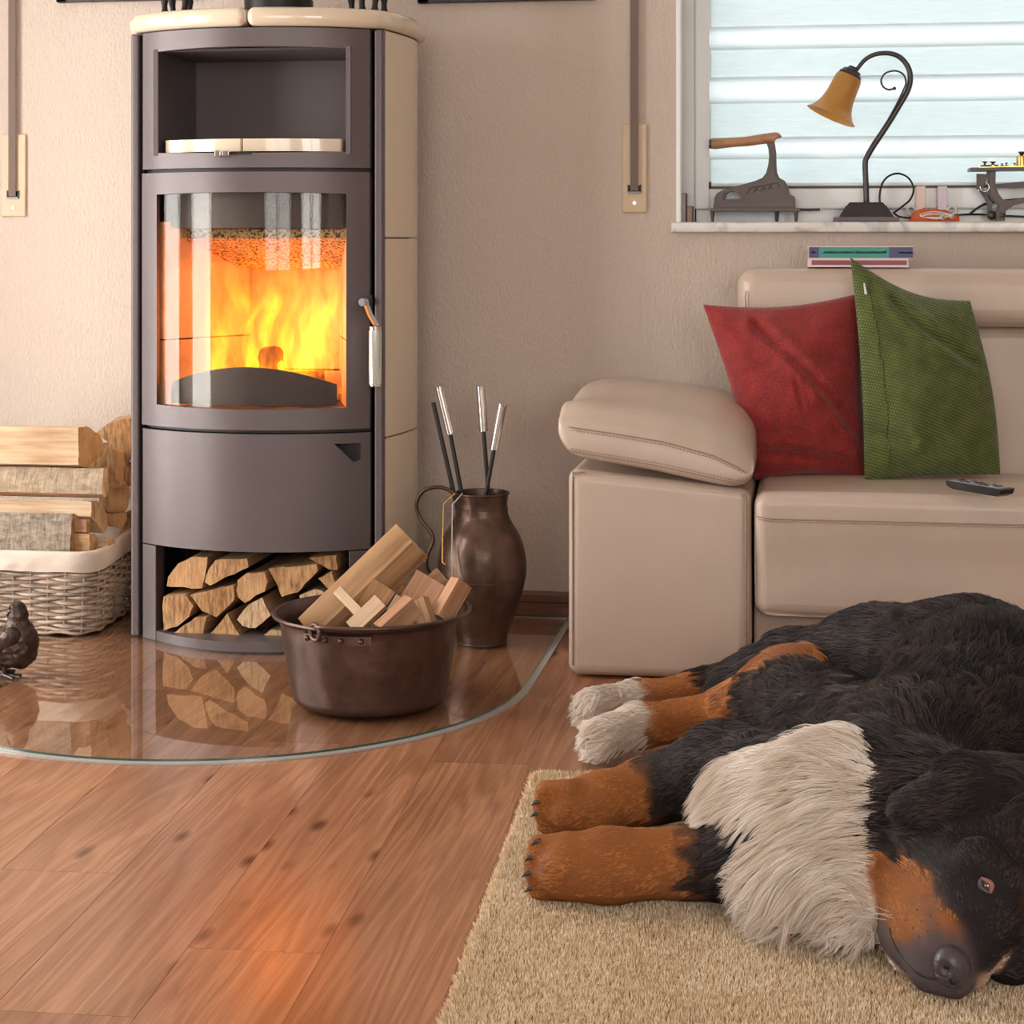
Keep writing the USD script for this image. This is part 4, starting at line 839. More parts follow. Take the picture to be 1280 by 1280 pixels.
stick('square block tilted at the back of the kindling', (518, 762), (541, 725), 46, Yk + .02, Yk + .05, .030, 66, 'wood_red', roll=12)
stick('short block behind the tilted one in the copper pot', (536, 740), (556, 722), 30, Yk + .09, Yk + .10, .03, 67, 'wood_red')
stick('upright stick with a torn end at the right of the pot', (551, 774), (577, 728), 23, Yk - .02, Yk + .02, .030, 68, 'wood_red', 'wood_pale', roll=-35)
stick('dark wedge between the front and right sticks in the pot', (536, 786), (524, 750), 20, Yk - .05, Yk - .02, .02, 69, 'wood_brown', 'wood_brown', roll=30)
stick('small chip under the curved slab in the pot', (493, 750), (503, 731), 18, Yk + .06, Yk + .07, .02, 70, 'wood_red', 'wood_red')
stick('pale chip peeking out behind the grainy stick in the pot', (488, 765), (500, 747), 12, Yk - .03, Yk - .01, .014, 71, 'wood_pale')

# ------------------------------------------------------------------ copper jug with the stove tools
jc = on(597, 808, PZ)[:2] + np.array([.003, .056])
jx = at(602.5, 700, jc[1])[0]; jc = np.array([jx, jc[1]])
def jz(py): return at(602, py, jc[1])[2]
def jr(pw): return pw / 2 * (jc[1] / ray(602, 700)[1]) / F_PX
sil = [(60, 805), (62, 799), (66, 790), (82, 768), (100, 742), (110, 718), (111, 704), (106, 686), (94, 668), (78, 655), (67, 645), (64.5, 637), (64, 628), (66, 619), (67.5, 615)]
op = spline([(jr(w), jz(p), 0) for w, p in sil], 60)[:, :2]
inn = [(r - .0035, z) for r, z in op[::-1] if z > PZ + .02]
prof = [(0, PZ), (op[0][0] - .004, PZ)] + [(r, max(z, PZ + .002)) for r, z in op] + inn + [(0, inn[-1][1])]
jg = thing('copper_jug', 'bulbous dark copper jug with strap handle, holding stove tools, behind the pot', 'jug', (jc[0], jc[1], PZ))
jm = refined(lathe(prof, *jc, 90), .014)
def jdent(v):
    d = v[:, :2] - jc; r = np.linalg.norm(d, axis=1, keepdims=True) + 1e-9; k = (meshkit.fbm(v * 22, 3, 8) - .5) * .0045 * np.clip((v[:, 2] - PZ - .002) * 60, 0, 1); v = v.copy(); v[:, :2] += d / r * k[:, None]; return v
part(jg, 'vessel', warp(jm, jdent), 'jug_copper', 45)
def jring(py, extra, rr_): 
    z = jz(py); r = np.interp(z, op[:, 1], op[:, 0]) + extra; return tube([(jc[0] + r * math.cos(q), jc[1] + r * math.sin(q), z) for q in np.linspace(0, 2 * math.pi, 61)[:-1]], rr_, 8, closed=True)
part(jg, 'rim_bead', jring(616, 0, .0026), 'jug_copper', True); part(jg, 'neck_seam', jring(634, .0005, .0014), 'jug_copper', True); part(jg, 'belly_seam', jring(721, .0, .0014), 'jug_copper', True); part(jg, 'foot_bead', jring(801, .0, .0022), 'jug_copper', True)
hp_ = spline([at(*q, jc[1] + d) for q, d in (((573, 621), -.03), ((560, 612), -.03), ((546, 609), -.03), ((529, 614), -.03), ((520.5, 630), -.03), ((525, 648), -.03), ((539, 666), -.03), ((541, 678), -.03), ((535, 692), -.03), ((533, 708), -.03), ((542, 722), -.02), ((550, 727), -.012))], 60)
part(jg, 'handle', tube(hp_, .0048, 8), 'jug_copper', True)
def tool(lab, top, mid, low, y, handle=True, rb=.0052):
    a, b, c = at(*top, y), at(*mid, y), at(*low, y)
    d = (c - b) / np.linalg.norm(c - b); e = c + d * .17 + (0, (jc[1] - y) * .3, 0)
    t = thing('stove_tool', lab, 'poker', c)
    part(t, 'rod', cyl(a if not handle else b, e, rb, 16), 'rod_black', 30)
    if handle: part(t, 'handle', cat_(cyl(a, b, .0105, 24)), 'brushed_steel', 30, label='polished steel handle'); 
    if handle: part(t, 'end_cap', cyl(a - d * .004, a + d * .002, .0112, 24), 'chrome', 30)
tool('plain black stove rod without handle, leftmost in the jug', (541.6, 503), (552, 555), (566.5, 618), jc[1] - .020, False, .0056)
tool('black stove tool with steel handle beside the plain rod in the jug', (549.5, 485), (563, 543), (577, 616), jc[1] + .012)
tool('black stove tool with upright steel handle in the middle of the jug', (601, 485), (604.5, 539), (611, 619), jc[1] + .02)
tool('black stove tool with steel handle leaning right in the jug', (628, 507), (617.5, 562), (607, 619), jc[1] - .022)
yw = jc[1] - .085
for lab, pts, m, dy in (('brass wire hook hanging over the jug rim on the left', [(568, 617), (554.5, 630), (553.3, 668), (553, 703), (557, 706)], 'brass', -.010), ('steel wire hook hanging over the jug rim on the right', [(578, 617), (565.5, 630.5), (564.8, 668), (564.5, 722), (564.4, 738)], 'brushed_steel', -.016)):
    t = thing('wire_hook', lab, 'hook', at(*pts[0], yw + .03))
    dd = [.045, .028, .012, -.022, -.024] if m == 'brass' else [.045, .026, .010, -.024, -.024]
    P = [at(px, py, yw + dy + d) for (px, py), d in zip(pts, dd)]
    part(t, 'wire', tube([P[0] + (.004, .02, -.02)] + P, .0019, 8), m, 40)
# ------------------------------------------------------------------ leather sofa
AY = 4.145                                              # front of the arm
ax0, ax1 = at(709, 700, AY)[0], at(939, 700, AY)[0]
sf = thing('leather_sofa', 'beige leather sofa with a padded arm and raised headrests under the window', 'sofa', ((ax0 + 1.9) / 2, 4.45, 0))
SEAT1 = 1.45
zl, zr_ = at(711, 585, AY)[2], at(939, 613, AY)[2]
def soft(v, amp=.004, sc=7.0, seed=1):
    n = (meshkit.fbm(v * sc, 3, seed) - .5)[:, None]; c = v.mean(0); d = v - c; d /= np.linalg.norm(d, axis=1, keepdims=True) + 1e-9
    return v + d * n * amp * 2
def tilt_top(x0, x1, zl, zr, z_from):
    def fn(v):
        v = v.copy(); k = np.clip((v[:, 2] - z_from) / (max(zl, zr) - z_from), 0, 1); t = np.clip((v[:, 0] - x0) / (x1 - x0), 0, 1)
        v[:, 2] += k * ((zl + (zr - zl) * t) - max(zl, zr)); return v
    return fn
arm = refined(box(ax0, ax1, AY, 4.70, .004, max(zl, zr_), .028, 20), .05)
part(sf, 'arm', warp(warp(arm, tilt_top(ax0, ax1, zl, zr_, .2)), lambda v: soft(v, .003, 5)), 'leather', True)
part(sf, 'arm', box(SEAT1 + .002, SEAT1 + .42, AY, 4.70, .004, .47, .028, 20), 'leather', True)
# piping along the arm's front edges
e = .008
pl = spline([(ax0 + .012, AY + .003, .03), (ax0 + .012, AY + .003, .25), (ax0 + .012, AY + .003, zl - .03), (ax0 + .018, AY + .003, zl - .012), (ax0 + .04, AY + .003, zl - .008)], 30)
part(sf, 'piping', tube(pl, .0022, 8), 'leather_seam', True)
part(sf, 'piping', tube(spline([(ax1 - .012, AY + .003, .03), (ax1 - .012, AY + .003, .25), (ax1 - .012, AY + .003, zr_ - .03), (ax1 - .02, AY + .003, zr_ - .010)], 30), .0022, 8), 'leather_seam', True)
# arm pad: a grid whose front is low and whose top rises towards the back
def pad_mesh(x0, x1, y0, y1, front_top, crest, front_bot):
    """front_top, crest, front_bot: functions of 0..1 across giving heights."""
    nu, nv = 40, 44; V = []
    # closed loop in section (y, z) for each u, superelliptic ends
    for i in range(nu + 1):
        u = .5 - .5 * math.cos(math.pi * i / nu); s = (1 - abs(2 * u - 1) ** 9.0) ** (1 / 2.2) if 0 < i < nu else 0.0
        x = x0 + (x1 - x0) * u
        fb_, ft, cr = front_bot(u), front_top(u), crest(u); mid = (fb_ + ft) / 2
        loop = [(y0 + .012, fb_ - .002), (y0 - .003, fb_ + .010), (y0 - .006, mid), (y0 - .001, ft - .004), (y0 + .018, ft + .020), (y0 + .06, ft + .052), (y0 + .16, cr - .022), (y0 + .29, cr - .002), (y0 + .40, cr), (y1 - .03, cr - .006), (y1, cr - .04), (y1, fb_ + .06), (y1 - .03, fb_ + .02), (y0 + .2, fb_ + .006)]
        L = np.array([(0, a, b) for a, b in loop]); L = np.vstack([L, L[:1]])
        c = np.array([0, (y0 + y1) / 2, (mid + cr) / 2 - .02])
        Q = spline(L, nv + 1)[:-1]
        sh = s
        Q = c + (Q - c) * np.array([1, 0.93 + .07 * sh, 0.30 + .70 * sh]) if s > 0 else c + (Q - c) * np.array([1, .9, .02])
        Q[:, 0] = x; V.append(Q)
    V = np.vstack(V); F = [(i * nv + j, i * nv + (j + 1) % nv, (i + 1) * nv + (j + 1) % nv, (i + 1) * nv + j) for i in range(nu) for j in range(nv)]
    m = tm((V, F))
    caps = [(0, (j + 1), j) for j in range(1, nv - 1)] + [(nu * nv, nu * nv + j, nu * nv + j + 1) for j in range(1, nv - 1)]
    m = trimesh.Trimesh(m.vertices, np.vstack([m.faces, caps]), process=False)
    if m.volume < 0: m.invert()
    return m
px0_, px1_ = at(697, 545, AY - .015)[0], at(942, 600, AY - .015)[0]
zf = lambda px, py: at(px, py, AY - .015)[2]
lerp = lambda a, b: (lambda u: a + (b - a) * u)
ftop = lambda u: np.interp(u, [0, .05, .3, .55, .8, .93, 1], [zf(697, 523), zf(712, 530), zf(770, 539), zf(828, 549), zf(890, 566), zf(926, 582), zf(940, 596)])
fbot = lambda u: np.interp(u, [0, .08, .5, .9, 1], [zf(697, 562), zf(715, 571), zf(820, 588), zf(920, 610), zf(942, 612)])
crest = lambda u: np.interp(u, [0, .06, .2, .5, .8, .93, 1], [.645, .650, .653, .646, .626, .606, .590])
part(sf, 'arm_pad', warp(pad_mesh(px0_, px1_, AY - .012, 4.62, ftop, crest, fbot), lambda v: soft(v, .003, 9, 3)), 'leather', True, label='padded leather arm rest sloping down to the front')
part(sf, 'arm_pad', box(SEAT1 - .01, SEAT1 + .43, AY - .015, 4.62, .47, .62, .05, 20), 'leather', True)
# stitched seams of the pad: a welt and a row of stitches
def stitch_row(name, P, gap=.0085, ln=.0052, r=.0013):
    P = np.asarray(P); d = np.r_[0, np.cumsum(np.linalg.norm(np.diff(P, axis=0), axis=1))]; ms = []
    for s in np.arange(gap, d[-1] - gap, gap):
        a = np.array([np.interp(s - ln / 2, d, P[:, k]) for k in range(3)]); b = np.array([np.interp(s + ln / 2, d, P[:, k]) for k in range(3)])
        ms.append(tube([a, (a + b) / 2 + (0, -.0008, 0), b], [r * .6, r, r * .6], 5))
    part(sf, name, cat_(*ms), 'leather_seam', True, kind='stuff')
us = np.linspace(.06, .965, 40)
def pad_x(u): return px0_ + (px1_ - px0_) * u
seam1 = [np.array([pad_x(u), AY - .0170 + .012 * max(0, u - .90) * 6, ftop(u) - .006]) for u in us]; seam2 = [np.array([pad_x(u), AY - .0170 + .012 * max(0, u - .90) * 6, fbot(u) + .012]) for u in us]
part(sf, 'seam', tube(seam1, .0014, 6), 'leather_seam', True); part(sf, 'seam', tube(seam2, .0014, 6), 'leather_seam', True)
stitch_row('stitches', [p + (0, -.001, -.006) for p in seam1]); stitch_row('stitches', [p + (0, -.001, .006) for p in seam2])
# seats
sx0 = ax1 + .006; FY = 4.135
zt0 = at(1100, 622, FY)[2] + .004; zb0 = at(1100, 777, FY)[2]
for k, (a, b) in enumerate(((sx0, .70), (.706, SEAT1))):
    m = refined(box(a, b, FY, 4.66, zb0, zt0, .03, 20), .045)
    def crown(v, a=a, b=b):
        v = v.copy(); u = (v[:, 0] - a) / (b - a); w = np.clip((v[:, 1] - FY) / .45, 0, 1)
        v[:, 2] += np.where(v[:, 2] > zt0 - .06, .012 * np.sin(np.pi * np.clip(u, 0, 1)) ** .5 * np.sin(np.pi * np.clip(w, 0, 1)) ** .7, 0)
        v[:, 1] += np.where((v[:, 1] < FY + .02) & (v[:, 2] < zt0 - .09), .012, 0) * np.clip((zt0 - .09 - v[:, 2]) / .05, 0, 1)
        return soft(v, .0025, 6, 5 + k)
    part(sf, 'seat', warp(m, crown), 'leather', True)
    zsm = at(1100, 652, FY)[2]; sm = np.array([(x, FY - .001 + .02 * max(0, 1 - (x - a) / .025) ** 2, zsm + .004 * max(0, 1 - (x - a) / .04)) for x in np.linspace(a + .006, b - .01, 50)])
    part(sf, 'seam', tube(sm, .0016, 6), 'leather_seam', True)
    stitch_row('stitches', sm + (0, -.001, -.005))
part(sf, 'plinth', box(ax1 + .003, SEAT1, FY + .07, 4.66, .02, zb0 + .02, .01), 'leather', 30)
# backrest and headrests
bx0 = at(922, 370, 4.53)[0]
for a, b in ((bx0 + .02, .70), (.706, SEAT1)):
    part(sf, 'backrest', warp(refined(box(a, b, 4.545, 4.785, .38, .79, .04, 20), .06), lambda v: soft(v, .004, 5, 9)), 'leather', True)
HZ0, HZ1 = at(1265, 410, 4.50)[2], .927
for a, b in ((bx0, .70), (.706, SEAT1)):
    part(sf, 'headrest', warp(refined(box(a, b, 4.495, 4.735, HZ0, HZ1, .045, 24), .05), lambda v: soft(v, .003, 5, 11)), 'leather', True)
    part(sf, 'seam', tube([(a + .022, 4.4955, HZ0 + .03), (a + .020, 4.4955, (HZ0 + HZ1) / 2), (a + .022, 4.4965, HZ1 - .055)], .0016, 6), 'leather_seam', True)

# ------------------------------------------------------------------ cushions
def cushion(name, label, C, depth_n, bulge, mt, seed, edge_bow, dents=()):
    """C: corners top left, top right, bottom right, bottom left (room points). edge_bow: inward bow of the four edges (top, right, bottom, left)."""
    C = [np.asarray(c, float) for c in C]; n = 72
    u, v = np.meshgrid(np.linspace(0, 1, n), np.linspace(0, 1, n), indexing='xy')
    P = ((1 - u) * (1 - v))[..., None] * C[0] + (u * (1 - v))[..., None] * C[1] + (u * v)[..., None] * C[2] + ((1 - u) * v)[..., None] * C[3]
    top, right, bot, left = edge_bow; ex, ez = C[1] - C[0], C[3] - C[0]
    P += ((np.sin(np.pi * u) * (1 - v) * top)[..., None] - (np.sin(np.pi * u) * v * bot)[..., None]) * ez + ((np.sin(np.pi * v) * (1 - u) * left)[..., None] - (np.sin(np.pi * v) * u * right)[..., None]) * ex
    N = np.cross(C[2] - C[0], C[3] - C[1]); N /= np.linalg.norm(N); N = N if N[1] < 0 else -N
    th = bulge * (np.clip(np.sin(np.pi * u), 0, 1) ** .55) * (np.clip(np.sin(np.pi * v), 0, 1) ** .55)
    q = np.stack([u * 3.2, v * 3.2, np.full_like(u, seed)], -1); wr = (meshkit.fbm(q, 3, seed) - .5) * .035
    edge = np.minimum(np.minimum(u, 1 - u), np.minimum(v, 1 - v)); wr *= np.clip(edge * 7, 0, 1)
    for (a0, b0, a1, b1, dp, wd) in dents:
        d = np.array([a1 - a0, b1 - b0]); t = np.clip(((u - a0) * d[0] + (v - b0) * d[1]) / (d @ d), 0, 1); ds = np.hypot(u - a0 - t * d[0], v - b0 - t * d[1])
        wr += (-dp * np.exp(-(ds / wd) ** 2) + .6 * dp * np.exp(-((ds - 1.9 * wd) / wd) ** 2)) * np.clip(edge * 10, 0, 1)
    front = P + N * (th + wr + .002)[..., None]; back = P - N * (th * .16 + .002)[..., None]
    V = np.vstack([front.reshape(-1, 3), back.reshape(-1, 3)]); F = []; o = n * n
    for i in range(n - 1):
        for j in range(n - 1):
            a, b, c, d = i * n + j, i * n + j + 1, (i + 1) * n + j + 1, (i + 1) * n + j
            F += [(a, d, c, b), (o + a, o + b, o + c, o + d)]
    rim = [i for i in range(n)] + [i * n + n - 1 for i in range(1, n)] + [(n - 1) * n + i for i in range(n - 2, -1, -1)] + [i * n for i in range(n - 2, 0, -1)]
    for i in range(len(rim)):
        a, b = rim[i], rim[(i + 1) % len(rim)]; F.append((a, b, o + b, o + a))
    m = tm((V, F)); 
    if m.volume < 0: m.invert()
    c = np.mean(C, 0); t = thing(name, label, 'cushion', c)
    ex_ = ex / np.linalg.norm(ex); ez_ = -ez - ex_ * (-ez @ ex_); ez_ /= np.linalg.norm(ez_)
    part(t, 'cover', m, mt, True, frame=(c, np.stack([ex_, N * 0, ez_])))
    return t, front, N
zs_ = zt0 + .012
yb = 4.42
rc, fr, N1 = cushion('cushion', 'dark red woven cushion leaning on the sofa beside the arm', [at(879, 381, 4.475), at(1078, 366, 4.47), at(1083, 598, yb), at(944, 600, yb - .03)], 0, .075, 'red_cloth', 3, (.045, .03, .03, .02), [(.30, .12, .95, .75, .010, .035), (.1, .86, .8, .93, .010, .03), (.16, .40, .34, .36, .0025, .022), (.50, .45, .52, .62, .0025, .02)])
gc_, fr2, N2 = cushion('cushion', 'olive green ribbed cushion standing on the sofa in front of the red one', [at(1063, 322, 4.41), at(1212, 376, 4.46), at(1250, 593, 4.39), at(1081, 601, 4.325)], 0, .075, 'green_cloth', 6, (.06, -.06, .01, .03), [(.28, .12, .85, .36, .010, .035), (.05, .78, .3, .82, .008, .03)])
# the seam and the cloth tag of the green cushion
n_ = 72; sid = int(.17 * n_)
part(gc_, 'seam', tube([fr2[i, max(2, int(sid * (.55 + .45 * i / n_)))] + N2 * .001 for i in range(4, n_ - 4)], .0014, 6), 'green_cloth', True, frame=(fr2[0, 0], np.eye(3)))
tq = fr2[9, 4]; part(gc_, 'tag', trimesh.convex.convex_hull(np.array([tq + N2 * .004 + np.array(d) for d in ((0, 0, .012), (.004, 0, .013), (.012, 0, -.026), (.004, 0, -.024), (0, -.003, .012), (.004, -.003, .013), (.012, -.003, -.026))])), 'tag_cloth', False, label='small pale cloth tag')
# remote control on the seat
ra, rb = on(1192, 606, zs_ + .013), on(1258, 617, zs_ + .013)
zr0 = zs_ + .006
d = rb - ra; L = np.linalg.norm(d[:2]); yawr = math.degrees(math.atan2(d[1], d[0])); c = (ra + rb) / 2
def place(m): m = tm(m).copy(); m.apply_transform(trimesh.transformations.rotation_matrix(math.radians(yawr), (0, 0, 1))); m.apply_translation((c[0], c[1], zr0)); return m
rm = thing('remote_control', 'black remote control lying on the sofa seat beside the green cushion', 'remote control', (c[0], c[1], zr0))
shell = trimesh.convex.convex_hull(np.array([(sx * (L / 2 + k), sy * w, z) for sx in (-1, 1) for sy in (-1, 1) for k, w, z in ((-.012, .014, .0), (0, .019, .006), (.003, .021, .016), (.0, .020, .018))]))
part(rm, 'shell', place(shell), 'black_plastic', 25)
part(rm, 'face', place(box(-L / 2 + .004, L / 2 - .004, -.018, .018, .0175, .0190, .0006)), 'grey_plastic', 30)
for i in range(7):
    for j in range(3): part(rm, 'button', place(box(-L / 2 + .014 + i * L / 8.4, -L / 2 + .021 + i * L / 8.4, -.013 + j * .0105, -.0065 + j * .0105, .0188, .0206, .0008)), 'black_plastic' if (i + j) % 3 else 'grey_plastic', 30)
# books lying on the headrest
def book(lab, pxl, pxr, pyt, pyb, y, dep, z0, cover, bands):
    a, b = at(pxl, pyb, y), at(pxr, pyt, y); h = b[2] - a[2]; z1 = z0 + h; t = thing('book', lab, 'book', ((a[0] + b[0]) / 2, y, z0))
    x0, x1 = a[0], b[0]; tc = .0022
    part(t, 'cover', cat_(box(x0, x1, y, y + dep, z0, z0 + tc), box(x0, x1, y, y + dep, z1 - tc, z1), box(x0, x1, y, y + tc, z0 + tc, z1 - tc)), cover, False)
    part(t, 'pages', box(x0 + .003, x1 - .003, y + tc, y + dep - .003, z0 + tc, z1 - tc), 'paper', False)
    for u0, u1, v0, v1, m in bands: part(t, 'spine_print', box(x0 + (x1 - x0) * u0, x0 + (x1 - x0) * u1, y - .0006, y + .0002, z0 + h * v0, z0 + h * v1), m, False)
zb = HZ1 + .0022
rb1 = random.Random(4)
book('thin white book with a maroon spine stripe, under the teal book on the sofa back', 1009.5, 1135.5, 321.3, 332.2, 4.53, .17, zb, 'book_white', [(.04, .985, .25, .78, 'book_maroon')])
zb2 = zb + (at(1009, 321.3, 4.53) - at(1009, 332.2, 4.53))[2] + .0004
book('teal and navy book lying on top of the white one on the sofa back', 1010.5, 1141.5, 306.2, 321.1, 4.528, .175, zb2, 'book_white', [(.006, .10, .04, .93, 'book_navy'), (.10, .772, .04, .93, 'book_teal'), (.772, .998, .04, .93, 'book_navy')] + [(u, u + .013, .40, .40 + rb1.choice((.14, .20, .24)), 'print_pale') for u in np.arange(.145, .43, .0185)] + [(u, u + .013, .40, .40 + rb1.choice((.14, .20, .24)), 'print_pale') for u in np.arange(.455, .735, .0185)] + [(u, u + .010, .40, .40 + rb1.choice((.12, .17)), 'print_white') for u in np.arange(.862, .985, .0135)] + [(u, u + .011, .42, .58, 'print_white') for u in (.028, .042, .056)])
# ------------------------------------------------------------------ things on the window sill
YI = YW + .045; SZ = sill_z
def S(px, py, dy=0.0): return at(px, py, YI + dy)
def ground(p): p = np.array(p); p[2] = SZ + .0004; return p
def plate_poly(pts, y0, y1, hole=None, c=.0):
    """A flat outline from picture points at depth YI, as a solid from y0 to y1 (relative depths)."""
    q = [(S(*p)[0], S(*p)[2]) for p in pts]; P = Polygon(q, [[(S(*p)[0], S(*p)[2]) for p in hole]] if hole else None).buffer(0)
    ms = []
    for a, b, o in ([(y0, y0 + c, -c), (y0 + c, y1 - c, 0), (y1 - c, y1, -c)] if c else [(y0, y1, 0)]):
        m = trimesh.creation.extrude_polygon(P.buffer(o), b - a, engine='earcut'); v = np.array(m.vertices)
        ms.append(trimesh.Trimesh(np.stack([v[:, 0], YI + b - v[:, 2], v[:, 1]], 1), m.faces, process=False))
    return cat_(*ms)
# two little books in the corner
for lab, a, b, t_, cov, pg in (('small dark book with pale page edges standing in the window corner', 845.2, 857.6, 241.5, 'book_dark', 'book_lilac'), ('tiny tan book leaning next to the dark one in the window corner', 858.2, 865.6, 257.5, 'book_dark', 'book_tan')):
    x0, x1, z1 = S(a, 270)[0], S(b, 270)[0], S(a, t_)[2]; t = thing('book', lab, 'book', ((x0 + x1) / 2, YI, SZ)); c_ = .0016
    part(t, 'cover', cat_(box(x0, x0 + c_ * (3 if a < 850 else 1), YI, YI + .05, SZ, z1), box(x1 - c_, x1, YI, YI + .05, SZ, z1), box(x0, x1, YI, YI + .05, z1 - c_, z1)), cov, False)
    part(t, 'pages', box(x0 + c_ * (3 if a < 850 else 1), x1 - c_, YI + .001, YI + .049, SZ + .0006, z1 - c_), pg, False)
# the antique iron on its trivet
tv = thing('iron_trivet', 'black iron trivet with three short feet and a bar handle under the old iron', 'trivet', ground(S(945, 270)))
part(tv, 'plate', plate_poly([(889, 260.2), (1000, 260.2), (1000, 264), (889, 264)], -.012, .085), 'iron_paint', False)
part(tv, 'handle', tube([S(998, 262, .03), S(1012, 262.2, .03), S(1025, 262, .03)], .0036, 8), 'iron_paint', 30)
for px, dy in ((890.5, .0), (971, .07), (995, .0)):
    a = S(px, 262, dy); part(tv, 'foot', cat_(lathe([(0, SZ + .0004), (.0035, SZ + .0004), (.0042, SZ + .006), (.0065, a[2]), (0, a[2])], a[0], a[1], 16)), 'iron_paint', 30)
ir = thing('antique_iron', 'antique cast iron with a worn wooden handle, standing on its trivet', 'iron', ground(S(945, 262)))
iz = S(940, 260.2)[2]
out = [(892, 260), (892.5, 248), (896, 241.5), (903, 237.5), (915, 234), (930, 230), (944, 226), (953, 222), (957.5, 216), (960, 207), (961.5, 196), (960.5, 186), (958, 179), (968, 178), (970, 190), (970.3, 205), (971, 215), (974, 222), (981, 226), (985, 233), (987, 243), (993.5, 246), (993.5, 260)]
hole = [(905.5, 249), (907, 243), (911, 239.5), (918, 239), (924, 243), (927, 248.5)]
part(ir, 'body', plate_poly(out, .0, .062, hole, .006), 'iron_paint', 40)
part(ir, 'sole', plate_poly([(892, 255), (994, 248), (994, 260), (892, 260)], -.008, .07, None, .003), 'iron_paint', 40)
for k in range(4):
    part(ir, 'ornament', tube([S(938 + 9 * k - 5, 243 - 2 * k, -.0005), S(938 + 9 * k, 235 - 2 * k, -.002), S(938 + 9 * k + 7, 233 - 1.5 * k, -.002), S(938 + 9 * k + 9, 238 - k, -.0005)], .0014, 6), 'iron_paint', True)
hpts = spline([S(887.5, 180, .03), S(898, 179.5, .03), (S(915, 178, .03)), S(935, 176.5, .03), S(952, 174, .03), S(968, 172.5, .03), S(970.5, 174, .03)], 40)
hr = np.interp(np.linspace(0, 1, 40), [0, .04, .12, .4, .7, .9, .97, 1], [.009, .0135, .0145, .0125, .0135, .0160, .0145, .006])
part(ir, 'handle', tube(hpts, hr, 18), 'beech_handle', True, label='worn wooden handle')
part(ir, 'ferrule', cyl(S(886.5, 180, .03), S(889.5, 180, .03), .0125, 20), 'iron_paint', 30)
# the reading lamp
lp = thing('table_lamp', 'wrought-iron lamp with a curved neck, scroll and amber glass bell shade', 'lamp', ground(S(1082.5, 272)))
def sq_pyr(w0, w1, p0, p1, y):
    a, z0, z1 = S(1082.5, p0)[0], S(1082, p0)[2], S(1082, p1)[2]; k = 1 / 475.0 / 2
    return trimesh.convex.convex_hull(np.array([(a + sx * w * k, YI + .03 + sy * min(w * k, .07), z) for sx in (-1, 1) for sy in (-1, 1) for w, z in ((w0, z0), (w1, z1))]))
part(lp, 'base', cat_(sq_pyr(80, 78, 276.6, 271.5, 0)), 'lamp_iron', 25); part(lp, 'base_step', sq_pyr(66, 48, 271.4, 257, 0), 'lamp_iron', 25); part(lp, 'base_cap', sq_pyr(46, 40, 256.9, 253, 0), 'lamp_iron', 25)
LY = .03
neck = spline([S(1083, 254, LY), S(1082.5, 232, LY), S(1081.5, 205, LY), S(1084, 196, LY), S(1092, 182, LY), S(1108, 158, LY), S(1124, 132, LY), S(1135, 112, LY), S(1138, 96, LY), S(1134, 82, LY), S(1124, 71, LY), S(1110, 66.5, LY), S(1094, 68, LY), S(1081, 75, LY), S(1071, 87, LY)], 110)
nr = np.interp(np.linspace(0, 1, 110), [0, .2, .28, .5, .7, 1], [.0075, .0072, .0078, .0076, .0068, .0052])
part(lp, 'neck', tube(neck, nr, 14), 'lamp_iron', True)
part(lp, 'scroll', tube(spline([S(1110, 150, LY - .008), S(1121, 130, LY - .009), S(1129, 113, LY - .010), S(1132.5, 103, LY - .010), S(1129, 93, LY - .010), S(1119, 88.5, LY - .010), S(1107, 91.5, LY - .010), S(1101.5, 100, LY - .010), S(1104, 108.5, LY - .010), S(1111, 112, LY - .010), S(1118, 110.5, LY - .010)], 60), .0024, 8), 'lamp_iron', True)
part(lp, 'scroll_ball', ball(S(1118, 110.5, LY - .010), .0045), 'lamp_iron', True)
c0, c1 = S(1064, 91, LY), S(1038.5, 145, LY - .01); axd = (c1 - c0) / np.linalg.norm(c1 - c0); Ls = np.linalg.norm(c1 - c0)
def along_axis(profile, seg=48):
    m = trimesh.creation.revolve(np.array(profile), sections=seg); m.apply_transform(trimesh.geometry.align_vectors((0, 0, 1), axd)); m.apply_translation(c0); return m
part(lp, 'shade_collar', along_axis([(0, -.016), (.012, -.016), (.015, -.010), (.024, -.006), (.026, 0), (.030, .003), (.031, .008), (0, .008)]), 'lamp_iron', 30)
bell = spline([(.026, .008, 0), (.034, .014, 0), (.037, Ls * .35, 0), (.039, Ls * .55, 0), (.046, Ls * .78, 0), (.0585, Ls * .94, 0), (.068, Ls, 0)], 40)[:, :2]
part(lp, 'shade', along_axis([tuple(p) for p in bell] + [(r - .003, z + (.0005 if i == 0 else 0)) for i, (r, z) in enumerate(bell[::-1])], 64), 'amber_glass', True, label='amber glass bell shade')
cord = spline([S(1101, 262, .045), S(1099.5, 245, .045), S(1103, 229, .04), S(1112, 219.5, .035), S(1124, 217, .03), S(1136, 223, .025), S(1142, 236, .02), S(1138, 249, .015), S(1128, 258, .01), S(1117, 266, .005)], 60)
part(lp, 'cord', tube(np.vstack([cord, spline([S(1117, 266, .005), S(1125, 271, .0), S(1145, 272.5, .01), S(1170, 271, .03), S(1200, 268.5, .05), S(1225, 268, .06), S(1260, 270, .06), S(1290, 271, .06)], 40)[1:]]), .0026, 8), 'rod_black', True)
